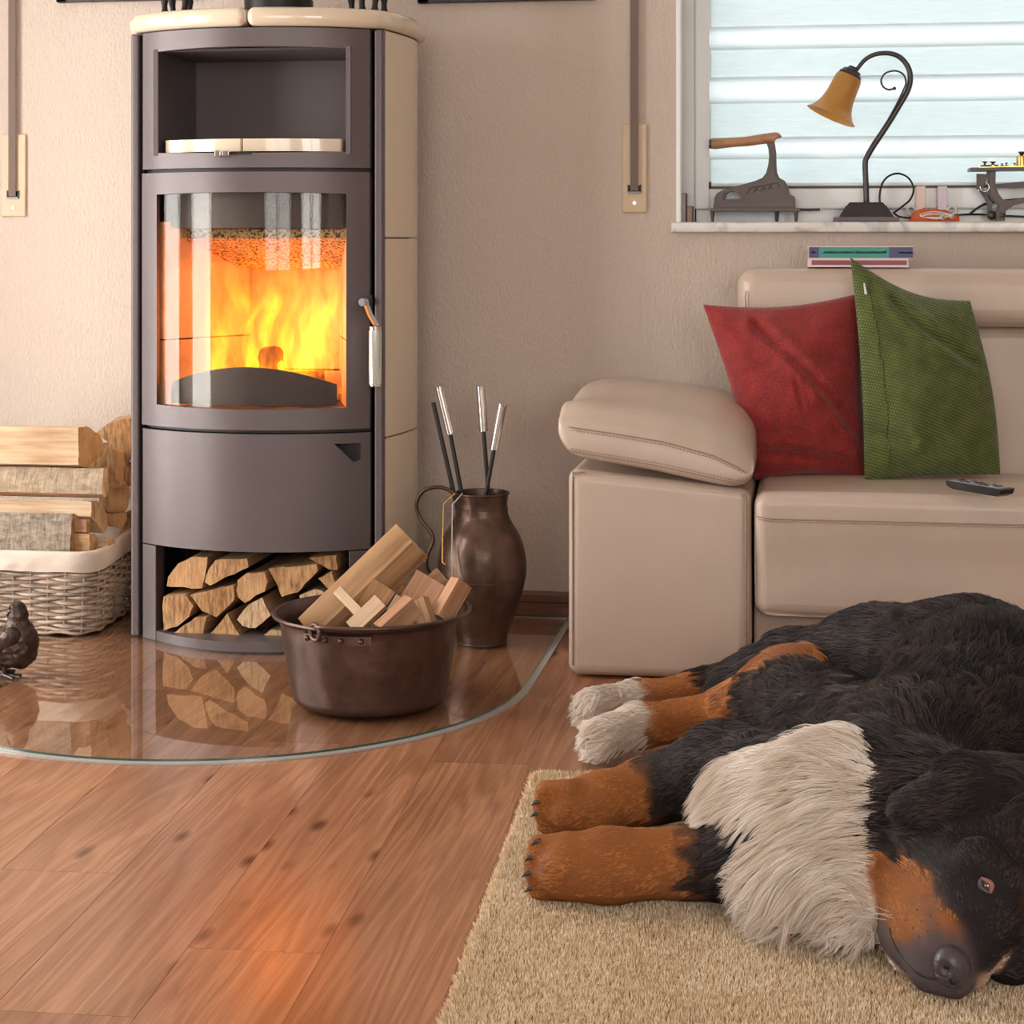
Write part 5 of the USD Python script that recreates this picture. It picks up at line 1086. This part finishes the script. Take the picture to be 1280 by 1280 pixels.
# upright metal holder with white rounded clips behind the earphones
hd = thing('metal_holder', 'small holder with two upright metal bars behind the orange cloth on the sill', 'holder', ground(S(1164, 270, .05)))
for a, b, m in ((1145, 1157, 'pink_metal'), (1172, 1184, 'lilac_metal')):
    x0, x1 = S(a, 250, .05)[0], S(b, 250, .05)[0]; part(hd, 'bar', box(x0, x1, YI + .05, YI + .058, SZ + .001, S(1150, 232.5, .05)[2], .001), m, 30)
part(hd, 'foot', box(S(1140, 0, .05)[0], S(1190, 0, .05)[0], YI + .045, YI + .062, SZ + .0004, SZ + .006, .001), 'lilac_metal', 30)
for px in (1139, 1190):
    c = S(px, 263.5, .05); part(hd, 'clip', tube([c + .011 * np.array([math.cos(q), 0, math.sin(q)]) for q in np.linspace(0, 2 * math.pi, 25)[:-1]], .0035, 8, closed=True), 'white_cable', True, label='white round clip')
# orange cloth with the earphones
oc = thing('orange_cloth', 'crumpled orange cloth lying on the sill under the white earphones', 'cloth', ground(S(1167, 272)))
pts = [(1136, 275), (1140, 268), (1147, 260), (1156, 258), (1168, 259.5), (1180, 261.5), (1190, 265), (1199, 268), (1192, 272), (1180, 275.5)]
q = np.array([S(*p) for p in pts]); V = []
for k, (dy, sc) in enumerate(((-.012, .35), (.0, 1.0), (.016, .92), (.03, .5))):
    for p in q: h = max(0, p[2] - SZ) * sc; V.append((p[0], YI + dy + .003 * math.sin(p[0] * 300 + k), SZ + .0006 + h))
n0 = len(pts); Fq = [(k * n0 + j, k * n0 + j + 1, (k + 1) * n0 + j + 1, (k + 1) * n0 + j) for k in range(3) for j in range(n0 - 1)]
V2 = V + [(x, y, SZ + .0004) for x, y, z in V]; o = len(V)
Fq += [tuple(o + i for i in f[::-1]) for f in list(Fq)]
m = trimesh.convex.convex_hull(np.array([(x, y, SZ + .0004) for x, y, z in V] + [(x, y, z) for x, y, z in V]))
m = tm(man(m).refine_to_length(.005)); m = warp(m, lambda v: np.column_stack([v[:, :2] + (meshkit.noise(v * 90)[:, None] - .5) * .004, np.maximum(SZ + .0004, v[:, 2] - np.clip(meshkit.fbm(v * np.array([110, 70, 60]), 2, 5) - .35, 0, 1) * .022 * np.clip((v[:, 2] - SZ) / .012, 0, 1))]))
part(oc, 'fabric', m, 'orange_cloth', 40)
ep = thing('earphones', 'white earphones with a coiled cable lying on the orange cloth', 'earphones', ground(S(1170, 272)))
rr = np.random.default_rng(3)
for k in range(3):
    cpts = [S(1152 + rr.uniform(-3, 3), 268 + k, -.018), S(1165, 264.5 + 2 * k, -.020), S(1180, 266 + k * 1.5, -.018), S(1190, 270 + rr.uniform(-1, 1), -.019), S(1172, 273.6 - k, -.022), S(1156, 271.5, -.021), S(1150, 268.5 + k, -.019)]
    part(ep, 'cable', tube(spline(cpts, 40), .0012, 6), 'white_cable', True)
for px, py in ((1178, 272), (1190, 270.5)):
    c = S(px, py, -.024); part(ep, 'earbud', cat_(ball(c, .0062, 2, (1, 1, 1))), 'white_cable', True); part(ep, 'speaker_mesh', ball(c + (.001, -.0035, 0), .0042), 'grey_plastic', True)
# old kitchen scale with its weights
sc = thing('kitchen_scale', 'black cast-iron kitchen scale with a flat top plate at the right end of the sill', 'scale', ground(S(1265, 275)))
part(sc, 'top_plate', plate_poly([(1212, 210), (1322, 207.5), (1322, 212.5), (1212, 214)], -.03, .07), 'iron_paint', False)
part(sc, 'brass_edge', plate_poly([(1222, 209), (1320, 206.8), (1320, 208), (1222, 210.1)], -.031, .071), 'brass', False)
part(sc, 'beam', plate_poly([(1244, 230), (1282, 226.5), (1322, 226), (1322, 233), (1282, 233.5), (1244, 235)], .015, .03), 'iron_paint', False)
part(sc, 'bracket', plate_poly([(1221.5, 217), (1234, 217.5), (1233, 228), (1228, 236.5), (1221.5, 236.5)], .005, .03, None, .003), 'iron_paint', 30)
part(sc, 'hook', tube([S(1231 + 5.5 * math.cos(q), 234 + 5.5 * math.sin(q), .0) for q in np.linspace(-1.6, 3.4, 24)], .0018, 8), 'brushed_steel', True)
legp = [(1234, 213), (1245, 213), (1244.5, 232), (1249, 243), (1254, 249), (1260, 250.5), (1272, 248), (1282, 246.5), (1300, 250), (1318, 258), (1326, 275), (1314, 275), (1306, 263), (1292, 255), (1280, 253.5), (1268, 256.5), (1258, 263), (1256, 270), (1256.5, 276), (1245, 276), (1245.5, 266), (1248, 256), (1239, 249), (1235, 240)]
part(sc, 'frame', plate_poly(legp, .0, .028, None, .004), 'iron_paint', 35)
part(sc, 'strut', plate_poly([(1225, 238), (1230, 236), (1240, 248), (1243, 254), (1240, 262), (1238, 270), (1234, 270), (1236, 258), (1233, 250)], .02, .04, None, .004), 'iron_paint', 35)
for px, dy in ((1239.5, .03), (1251, .01)): part(sc, 'foot', warp(ball(S(px, 269, dy), .0125), lambda v: np.column_stack([v[:, :2], np.maximum(v[:, 2], SZ + .0004)])), 'iron_paint', True)
tz = S(1240, 209, .02)[2]
def weight(lab, px, w, top, mat_, knob, dy):
    c = at(px, 209, YI + dy); zb_ = at(px, 209 - (px - 1222) * .0235, YI - .03)[2] + .0006; k = 1 / 478.0; zt_ = at(px, top, YI + dy)[2]; h = zt_ - zb_; r = w * k / 2
    t = thing('scale_weight', lab, 'weight', (c[0], c[1], zb_)); hb = h * knob
    part(t, 'body', lathe([(0, zb_), (r, zb_), (r, zb_ + hb * .9), (r * .9, zb_ + hb), (0, zb_ + hb)], c[0], c[1], 28), mat_, 40)
    part(t, 'knob', lathe([(0, zb_ + hb), (r * .28, zb_ + hb), (r * .25, zb_ + h * .75), (min(r * .75, .0085), zt_ - h * .06), (min(r * .7, .008), zt_), (0, zt_)], c[0], c[1], 20), 'lamp_iron', 40)
weight('dark flat weight with a knob, leftmost on the scale plate', 1231, 10, 202, 'lamp_iron', .35, .0)
weight('low brass disc weight with a dark knob on the scale plate', 1241, 14, 202, 'brass', .45, .02)
weight('tiny dark knob weight, left of a pair on the scale plate', 1252.5, 6, 204.5, 'lamp_iron', .4, .0)
weight('tiny dark knob weight, right of a pair on the scale plate', 1258, 5.5, 203.5, 'lamp_iron', .4, .02)
weight('small dark weight just left of the tall brass one', 1268.5, 6, 203.8, 'brass', .35, -.005)
weight('tall cylindrical brass weight with a dark knob on the scale', 1277, 13, 189.5, 'brass', .72, .025)
part(sc, 'cable_loop', tube(spline([S(1212, 268, .07), S(1222, 260, .07), S(1235, 254, .07), S(1262, 250, .07), S(1290, 248, .07)], 30), .0030, 8), 'rod_black', True)
# ------------------------------------------------------------------ rug
rcx = on(668, 963, .02)[:2]; rdn = on(555, 1268, .02)[:2] - rcx; rdn /= np.linalg.norm(rdn); rac = np.array([-rdn[1], rdn[0]])
RW, RL, RT = 1.9, 2.2, .026
rg = thing('shaggy_rug', 'cream shaggy wool rug on the wooden floor under the dog', 'rug', (rcx[0], rcx[1], 0))
def rp(s, t): return rcx + rac * s + rdn * t
pb = Polygon([rp(.004, .004), rp(RW, .004), rp(RW, RL), rp(.004, RL)]).buffer(-.02).buffer(.02)
part(rg, 'backing', extrude(pb, .001, .011), 'rug_backing', False)
def tuft(seed, n=12):
    r = np.random.default_rng(seed); V, F = [], []
    for k in range(n):
        a = r.uniform(0, 2 * math.pi); b = np.array([r.normal(0, .0022), r.normal(0, .0022), 0]); lean = np.array([math.cos(a), math.sin(a), 0]) * r.uniform(.001, .006); w = np.array([-math.sin(a), math.cos(a), 0]) * .00105
        h = r.uniform(.008, .0145); o = len(V)
        V += [b - w, b + w, b + lean * .35 + (0, 0, h * .6) - w, b + lean * .35 + (0, 0, h * .6) + w, b + lean + (0, 0, h)]
        F += [(o, o + 1, o + 3), (o, o + 3, o + 2), (o + 2, o + 3, o + 4)]
    return trimesh.Trimesh(np.array(V), np.array(F), process=False)
rr = np.random.default_rng(7)
pi_path = rg + '/pile'; PI = UsdGeom.PointInstancer.Define(stage, pi_path)
protos = []
for k, c in enumerate(('pile_a', 'pile_b', 'pile_c', 'pile_a')):
    pth = f'{pi_path}/tuft' + (f'_{k:03d}' if k else ''); usdkit.mesh(stage, pth, tuft(k), M[c], smooth=False); protos.append(pth)
PI.CreatePrototypesRel().SetTargets(protos)
step = .0056; S_, T_ = np.meshgrid(np.arange(.003, 1.35, step), np.arange(.003, 1.32, step)); S_, T_ = S_.ravel(), T_.ravel()
S_ = S_ + rr.uniform(-.5, .5, S_.shape) * step; T_ = T_ + rr.uniform(-.5, .5, T_.shape) * step
ok = ~((S_ < .02) & (T_ < .02) & (np.hypot(S_ - .02, T_ - .02) > .02)); S_, T_ = S_[ok], T_[ok]
P = rcx + S_[:, None] * rac + T_[:, None] * rdn; n = len(P)
big = meshkit.fbm(np.column_stack([P * 9, np.zeros(n)]), 2, 2)
UsdGeom.PointInstancer(PI).CreatePositionsAttr(Vt.Vec3fArray.FromNumpy((np.column_stack([P, np.full(n, .0105)]) - LOCS[rg]).astype(np.float32)))
PI.CreateProtoIndicesAttr(Vt.IntArray.FromNumpy(np.where(rr.random(n) < np.clip((big - .35) * 2.2, .05, .95), rr.choice([0, 2, 3], n), rr.choice([0, 1], n)).astype(np.int32)))
# a combed lean that varies slowly, and a free turn
yaw = rr.uniform(0, 2 * np.pi, n); tilt = .32 * (meshkit.fbm(np.column_stack([P * 6, np.ones(n)]), 2, 5) - .5) + rr.normal(0, .12, n)
edge_lean = np.clip(1 - S_ / .02, 0, 1) * .45; ta = rr.uniform(0, 2 * np.pi, n)
ax = np.column_stack([np.cos(ta), np.sin(ta), np.zeros(n)]); qz = np.column_stack([np.cos(yaw / 2), np.zeros(n), np.zeros(n), np.sin(yaw / 2)])
def qmul(a, b):
    w1, x1, y1, z1 = a.T; w2, x2, y2, z2 = b.T
    return np.column_stack([w1 * w2 - x1 * x2 - y1 * y2 - z1 * z2, w1 * x2 + x1 * w2 + y1 * z2 - z1 * y2, w1 * y2 - x1 * z2 + y1 * w2 + z1 * x2, w1 * z2 + x1 * y2 - y1 * x2 + z1 * w2])
qt = np.column_stack([np.cos(tilt / 2), ax * np.sin(tilt / 2)[:, None]]); el = -edge_lean; qe = np.column_stack([np.cos(el / 2), np.zeros(n), np.sin(el / 2), np.zeros(n)])
Q = qmul(qe, qmul(qt, qz))
PI.CreateOrientationsAttr(Vt.QuathArray([Gf.Quath(float(a), float(b), float(c), float(d)) for a, b, c, d in Q]))
sc_ = .85 + .3 * rr.random(n); PI.CreateScalesAttr(Vt.Vec3fArray.FromNumpy(np.column_stack([sc_, sc_, sc_]).astype(np.float32)))
tag(PI.GetPrim(), kind='stuff')

# ------------------------------------------------------------------ the sleeping dog
# joints: picture column, picture row, height above the floor; bones run the way the hair lies
J = lambda px, py, z: on(px, py, z)
B = []                                              # (a, b, ra, rb, colour, hair length, blend)
def bone(a, b, ra, rb, col, ln, k=.035): B.append((J(*a), J(*b), ra, rb, col, ln, k))
# trunk
bone((1150, 985, .175), (1240, 905, .190), .135, .180, 'k', .042)
bone((1240, 905, .190), (1210, 868, .180), .180, .165, 'k', .042)
bone((1210, 868, .180), (1105, 850, .165), .165, .135, 'k', .045)
bone((1330, 930, .17), (1300, 880, .16), .16, .15, 'k', .042)
bone((1130, 975, .165), (1010, 905, .125), .125, .100, 'k', .035)
bone((1010, 905, .125), (985, 885, .12), .100, .095, 'k', .035)
# thighs and hind legs
bone((1105, 850, .165), (1000, 852, .135), .130, .095, 'k', .042)
bone((1000, 850, .135), (930, 866, .100), .090, .062, 'k', .045)
bone((1000, 878, .10), (905, 893, .070), .065, .045, 't', .026)
bone((905, 893, .070), (800, 908, .054), .045, .040, 't', .014, .02)
bone((800, 908, .054), (752, 922, .048), .040, .036, 'w', .020, .02)
bone((1000, 850, .120), (955, 850, .085), .090, .062, 'k', .040)
bone((990, 866, .150), (928, 884, .098), .086, .056, 't', .030)
bone((955, 850, .085), (870, 862, .060), .058, .040, 'k', .030)
bone((870, 864, .060), (800, 872, .048), .037, .034, 't', .014, .02)
bone((800, 872, .048), (742, 882, .046), .034, .034, 'w', .020, .02)
# front legs
bone((1010, 1000, .14), (905, 965, .125), .095, .074, 'k', .030)
bone((905, 965, .125), (812, 988, .088), .072, .053, 'k', .018)
bone((812, 988, .088), (752, 1003, .078), .052, .046, 't', .012, .02)
bone((752, 1003, .078), (716, 1008, .074), .047, .042, 't', .012, .02)
bone((1010, 1075, .11), (915, 1078, .088), .080, .056, 'k', .022)
bone((915, 1078, .086), (862, 1078, .080), .053, .050, 'k', .012, .02)
bone((862, 1078, .080), (760, 1082, .076), .050, .052, 't', .012, .02)
bone((760, 1082, .076), (712, 1084, .076), .051, .048, 't', .012, .02)
# toes
for (x0, x1, ys, z, r, c) in ((712, 673, (1056, 1074, 1093, 1110), .078, .0195, 't'), (714, 681, (986, 1001, 1017, 1031), .078, .0175, 't'), (752, 734, (908, 921, 933, 944), .036, .0145, 'w'), (742, 726, (872, 882, 892, 902), .034, .0140, 'w')):
    for i, y in enumerate(ys):
        bow = (0, 4, 4, 0)[i]; zz = z + .030 - .022 * i if c == 't' else z + .016 - .011 * i
        bone((x0, y, zz), (x1 - bow, y + 1, zz - .004), r, r * .85, c, .007 if c == 't' else .012, .007)
# chest and neck ruff
bone((1040, 1000, .19), (960, 1015, .150), .080, .075, 'w', .058)
bone((1070, 1020, .17), (985, 1045, .125), .095, .090, 'w', .060)
bone((1060, 1065, .13), (1015, 1100, .095), .085, .080, 'w', .058)
bone((1085, 1125, .085), (1066, 1148, .070), .048, .040, 'w', .030)
bone((1215, 1055, .17), (1110, 1000, .180), .110, .105, 'k', .045)
bone((1150, 1040, .165), (1090, 1078, .122), .085, .064, 'k', .085)
# head: the hair runs from the nose back over the skull
bone((1222, 1100, .145), (1262, 1050, .165), .080, .100, 'k', .016)
bone((1262, 1050, .165), (1330, 1040, .16), .098, .095, 'k', .016)
bone((1184, 1186, .086), (1189, 1168, .096), .041, .049, 'l', .004, .02)
bone((1186, 1166, .098), (1192, 1138, .113), .050, .058, 't', .009, .02)
bone((1194, 1140, .112), (1186, 1095, .135), .058, .072, 't', .013, .02)
bone((1152, 1158, .092), (1140, 1112, .112), .042, .050, 't', .011, .02)
bone((1134, 1105, .115), (1122, 1082, .130), .040, .034, 't', .016, .02)
bone((1212, 1176, .095), (1224, 1136, .130), .039, .052, 'k', .009, .02)
bone((1224, 1136, .130), (1250, 1085, .155), .052, .070, 'k', .012, .02)
bone((1164, 1206, .060), (1128, 1166, .074), .030, .034, 'l', .002, .012)
bone((1192, 1222, .056), (1160, 1216, .052), .026, .024, 'l', .002, .010)
bone((1136, 1200, .042), (1112, 1150, .062), .022, .026, 'w', .007, .010)
bone((1212, 1212, .058), (1226, 1172, .086), .026, .030, 'b', .005, .010)
bone((1256, 1130, .134), (1272, 1122, .140), .029, .026, 't', .010, .010)
bone((1246, 1100, .172), (1222, 1080, .190), .030, .034, 'k', .010, .012)
bone((1200, 1092, .176), (1188, 1070, .186), .026, .030, 'k', .014, .012)
bone((1262, 1190, .060), (1310, 1170, .08), .042, .060, 'k', .012, .03)
# ears
bone((1300, 985, .265), (1210, 985, .262), .040, .044, 'k', .030, .02)
bone((1210, 985, .262), (1134, 1010, .235), .042, .026, 'k', .012, .015)
def dog_floor(G):
    s = (G[..., :2] - rcx) @ rac; t = (G[..., :2] - rcx) @ rdn
    return np.where((s > 0) & (t > 0), .023, .003)
h = .0085
A_ = np.array([b[0] for b in B] + [b[1] for b in B]); lo, hi = A_.min(0) - .22, A_.max(0) + .22; lo[2], hi[2] = -.01, .42
nn = np.ceil((hi - lo) / h).astype(int) + 1
Gd = np.stack(np.meshgrid(*[(lo[i] + np.arange(nn[i]) * h).astype(np.float32) for i in range(3)], indexing='ij'), -1)
D = np.full(nn, 9.0, np.float32)
for a, b, ra, rb, c, ln, k in B:
    R = max(ra, rb) + .09; l0 = np.maximum(0, ((np.minimum(a, b) - R - lo) / h).astype(int)); l1 = np.minimum(nn, ((np.maximum(a, b) + R - lo) / h).astype(int) + 2)
    sl = tuple(slice(x, y) for x, y in zip(l0, l1))
    D[sl] = smin(D[sl], seg_dist(Gd[sl], a.astype(np.float32), b.astype(np.float32), ra, rb), k)
D = np.maximum(D, dog_floor(Gd) - Gd[..., 2])
dm = surface_nets(D, lo, h); dm = max(dm.split(only_watertight=False), key=lambda m: len(m.faces))
def mend(m):
    v = np.array(m.vertices); nb = m.vertex_neighbors
    e = m.edges_unique; ln_ = np.linalg.norm(v[e[:, 0]] - v[e[:, 1]], axis=1); bad = set(e[ln_ > .022].ravel())
    for i in bad: v[i] = np.median(v[nb[i]], axis=0)
    return trimesh.Trimesh(v, m.faces, process=False)
dm.merge_vertices(); dm = mend(mend(dm))
dm = trimesh.smoothing.filter_taubin(dm, lamb=.5, nu=.52, iterations=6); dm = mend(dm)
COL = {'k': (0.016, 0.013, 0.014), 't': (0.27, 0.095, 0.026), 'w': (0.62, 0.50, 0.41), 'l': (0.085, 0.066, 0.068), 'b': (0.50, 0.32, 0.24)}
def nearest(p):
    d = np.stack([seg_dist(p, a, b, ra, rb) for a, b, ra, rb, *_ in B], 1)
    d[:, [b[4] == 'w' and b[5] > .04 for b in B]] += ((meshkit.fbm(p * 24, 3, 77) - .5) * .075)[:, None]; d[:, [b[4] == 't' for b in B]] += ((meshkit.fbm(p * 45, 2, 78) - .5) * .022)[:, None]; return d
V = np.array(dm.vertices); dd = nearest(V); cols = [b[4] for b in B]
wgt = np.exp(-(dd - dd.min(1, keepdims=True)) / .0028); wgt /= wgt.sum(1, keepdims=True)
tint = wgt @ np.array([COL[c] for c in cols])
mat('dog_coat', {'a': ('attribute', {'attribute': 'grain'}), 'n': ('noise_texture', {'scale': 420.0, 'detail': 2.0}), 'c': ('texture_coordinate', {}), 'b': ('bump', {'strength': .35, 'distance': .002}), 'p': ('principled_bsdf', {'roughness': .75, 'specular_ior_level': .2})},
    [('a.color', 'p.base_color'), ('c.object', 'n.vector'), ('n.fac', 'b.height'), ('b.normal', 'p.normal')], 'p.BSDF')
dg = thing('dog', 'black, tan and white Bernese mountain dog asleep on its side on the rug', 'dog', tuple(J(1100, 1000, 0)))
bodyp = part(dg, 'body', dm, 'dog_coat', True)
m_ = UsdGeom.Mesh.Get(stage, bodyp)
UsdGeom.PrimvarsAPI(m_).CreatePrimvar('grain', Sdf.ValueTypeNames.Float3Array, 'vertex').Set(Vt.Vec3fArray.FromNumpy(tint.astype(np.float32)))
# nose, mouth, eye, claws
def to_cam(p): d = EYE - p; return d / np.linalg.norm(d)
nc = J(1189, 1205, .078); nc = nc + np.array([.0, -1, 0]) * .008; out_ = to_cam(nc); outd = np.array([-.10, -.93, -.25]); outd /= np.linalg.norm(outd)
right_ = np.array([.97, -.05, .2]); right_ -= outd * (right_ @ outd); right_ /= np.linalg.norm(right_); up_ = np.cross(right_, outd); up_ = up_ if up_[2] > 0 else -up_
nz = trimesh.creation.icosphere(4, 1.0); v = np.array(nz.vertices)
def nose_fn(v):
    v = v.copy(); r = np.ones(len(v))
    for cx_, cy_ in ((-.20, .34), (-.02, -.46)):       # nostrils on the front face
        d = np.hypot((v[:, 0] - cx_) / .26, (v[:, 1] - cy_) / .26); r -= np.where(v[:, 2] > 0, .34 * np.exp(-d ** 2), 0) - np.where(v[:, 2] > 0, .04 * np.exp(-((d - 1.5) / .5) ** 2), 0)
    r -= np.where(v[:, 2] > 0, .12 * np.exp(-((v[:, 1] + .06) / .07) ** 2) * (v[:, 0] < -.1), 0)
    w = v * r[:, None] * np.array([.0235, .0285, .022]); return nc + w[:, :1] * right_ + w[:, 1:2] * up_ + w[:, 2:] * outd
part(dg, 'nose', trimesh.Trimesh(nose_fn(v), nz.faces, process=False), 'dog_nose', True, label='dark wet nose')
for cx_, cy_ in ((-.20, .34), (-.02, -.46)):
    p = nc + right_ * .0235 * cx_ + up_ * .0285 * cy_ + outd * .0105; part(dg, 'nostril', ball(p, .0052, 2), 'rod_black', True)
tree = trimesh.proximity.ProximityQuery(dm)
def lay(px, py, lift=.001, deep=2.5):
    """The point of the dog's skin seen there."""
    r = ray(px, py); r /= np.linalg.norm(r); hit, _, _ = dm.ray.intersects_location([EYE], [r], multiple_hits=False)
    return hit[0] - r * lift if len(hit) else EYE + r * 2.5
mouth = [lay(*q, .0005) for q in ((1112, 1160), (1117, 1178), (1127, 1197), (1141, 1212), (1156, 1221), (1170, 1223))]
for (x, y) in ((1133, 1150), (1142, 1160), (1152, 1152), (1147, 1138), (1160, 1164), (1163, 1145), (1172, 1156), (1150, 1171)):
    p = lay(x, y, -.0012); part(dg, 'whisker_spot', ball(p, .0017, 1), 'dog_lip', True)
part(dg, 'mouth', tube(spline(mouth, 40), .0014, 8), 'rod_black', True, label='dark closed mouth line')
ey = lay(1233, 1107, -.0085); ed = to_cam(ey)
part(dg, 'eye', ball(ey, .0120, 3), 'dog_eye', True)
for k, s in enumerate((-1, 1)):
    part(dg, 'eyelid', tube(spline([lay(1226, 1097, .001), lay(1232.5 + 6.5 * s, 1107 - 2 * s, .001), lay(1238, 1117, .001)], 20), [.0016 + .0022 * math.sin(math.pi * i / 19) for i in range(20)], 8), 'dog_lid' if s > 0 else 'dog_lip', True)
for (x, y) in ((660, 1072), (657, 1092), (660, 1111), (668, 1052), (668, 1003), (667, 1017), (733, 924), (731, 914), (722, 892), (720, 883)):
    p = lay(x + 4, y, -.002); part(dg, 'claw', tube([p + (.004, 0, .002), p + (-.004, -.002, 0), p + (-.010, -.002, -.005)], [.0040, .0034, .0008], 8), 'dog_claw', True)
for q in (((1112, 1140), (-.03, -.02, .01)), ((1115, 1144), (-.036, -.02, .003)), ((1118, 1148), (-.032, -.03, .012)), ((1108, 1150), (-.04, -.012, .002))):
    p = lay(*q[0]); part(dg, 'whisker', tube([p, p + np.array(q[1]) * .6 + (0, 0, .004), p + np.array(q[1]) * 1.1], [.0005, .0004, .0001], 4), 'hair_white', True)
# the coat
POOL, pf = trimesh.sample.sample_surface(dm, 420000, seed=11); PN = np.array(dm.face_normals[pf]); ok_ = (PN[:, 2] > -.55) & (POOL[:, 2] > dog_floor(POOL) + .004); POOL, PN = POOL[ok_], PN[ok_]
PD = nearest(POOL.astype(np.float32)); PBI = PD.argmin(1)
def grow(name, sel, count, mats, seed, wid=.0011, curl=.25, lift=.42, clump=.55, lenk=1.0, gsize=12, kind='stuff', label=None):
    """Hair rooted on the faces where SEL(points, bone index) holds: lies along the bones, clumps towards guides, hangs a little."""
    r = np.random.default_rng(seed); keep = np.flatnonzero(sel(POOL, PBI)); keep = keep[r.permutation(len(keep))[:count]]
    P, Nn, d, bi = POOL[keep], PN[keep], PD[keep], PBI[keep]
    n = len(P); w = np.exp(-(d - d.min(1, keepdims=True)) / .03); dirs = np.array([(b[1] - b[0]) / np.linalg.norm(b[1] - b[0]) for b in B]); fl = w @ dirs
    gi = r.choice(n, max(1, n // gsize), replace=False); _, near = cKDTree(P[gi]).query(P)
    fl += r.normal(0, .55 * curl, (len(gi), 3))[near]
    fl += curl * (np.stack([meshkit.fbm(P * 16, 2, seed + k) for k in range(3)], 1) - .5) * 3.2 + r.normal(0, .10, (n, 3))
    fl -= Nn * (fl * Nn).sum(1, keepdims=True); fl /= np.linalg.norm(fl, axis=1, keepdims=True) + 1e-9
    w2 = np.exp(-(d - d.min(1, keepdims=True)) / .012); w2 /= w2.sum(1, keepdims=True)
    L = (w2 @ np.array([b[5] for b in B])) * r.uniform(.65, 1.2, n) * lenk
    lf = lift * (.7 + .6 * meshkit.fbm(P * 20, 2, seed + 9)) + r.normal(0, .05, n)
    pts = np.zeros((n, 4, 3)); g = np.array([0, 0, -1.0])
    for k, t in enumerate((0, .34, .68, 1.0)):
        pts[:, k] = P - Nn * .001 + (fl * t + Nn * (lf * t * (1 - .55 * t))[:, None] + g * (.22 * t * t)) * L[:, None]
    for k, t in enumerate((0, .34, .68, 1.0)): pts[:, k] += (pts[gi][near, k] - pts[:, k]) * (clump * t ** 1.3)
    pts[:, :, 2] = np.maximum(pts[:, :, 2], dog_floor(pts) + .003)
    pick = (meshkit.fbm(P[gi] * 30, 2, seed)[near] * 1.6 - .3 + r.normal(0, .12, n)); pick = np.clip((pick * len(mats)).astype(int), 0, len(mats) - 1)
    for k, mt in enumerate(mats):
        s = pick == k; q = pts[s]
        if not len(q): continue
        path = numbered(dg, name); c = UsdGeom.BasisCurves.Define(stage, path); c.CreateTypeAttr('linear'); c.CreateCurveVertexCountsAttr(Vt.IntArray.FromNumpy(np.full(len(q), 4, np.int32)))
        c.CreatePointsAttr(Vt.Vec3fArray.FromNumpy((q.reshape(-1, 3) - LOCS[dg]).astype(np.float32)))
        wd = np.tile(np.array([1.0, .9, .62, .14]) * wid, len(q)); c.CreateWidthsAttr(Vt.FloatArray.FromNumpy(wd.astype(np.float32))); c.SetWidthsInterpolation('vertex')
        UsdShade.MaterialBindingAPI.Apply(c.GetPrim()).Bind(UsdShade.Material.Get(stage, M[mt])); tag(c.GetPrim(), label, None, None, kind)
isc = lambda c: np.array([b[4] == c for b in B]); blen = np.array([b[5] for b in B])
grow('black_fur', lambda P, b: isc('k')[b] & (blen[b] > .018), 54000, ('hair_black', 'hair_brown'), 1, .0011, .55, .42, .66, lenk=1.2)
grow('short_black_fur', lambda P, b: isc('k')[b] & (blen[b] <= .018), 24000, ('hair_black', 'hair_brown'), 2, .0010, .2, .30, .4)
grow('tan_fur', lambda P, b: isc('t')[b], 44000, ('hair_tan_dark', 'hair_tan'), 3, .0008, .20, .34, .5)
grow('white_fur', lambda P, b: isc('w')[b], 27000, ('hair_cream', 'hair_white'), 4, .0009, .8, .78, .62, lenk=1.15, gsize=9)
grow('blaze_fur', lambda P, b: isc('b')[b], 1800, ('hair_cream',), 5, .0007, .1, .25, .3)
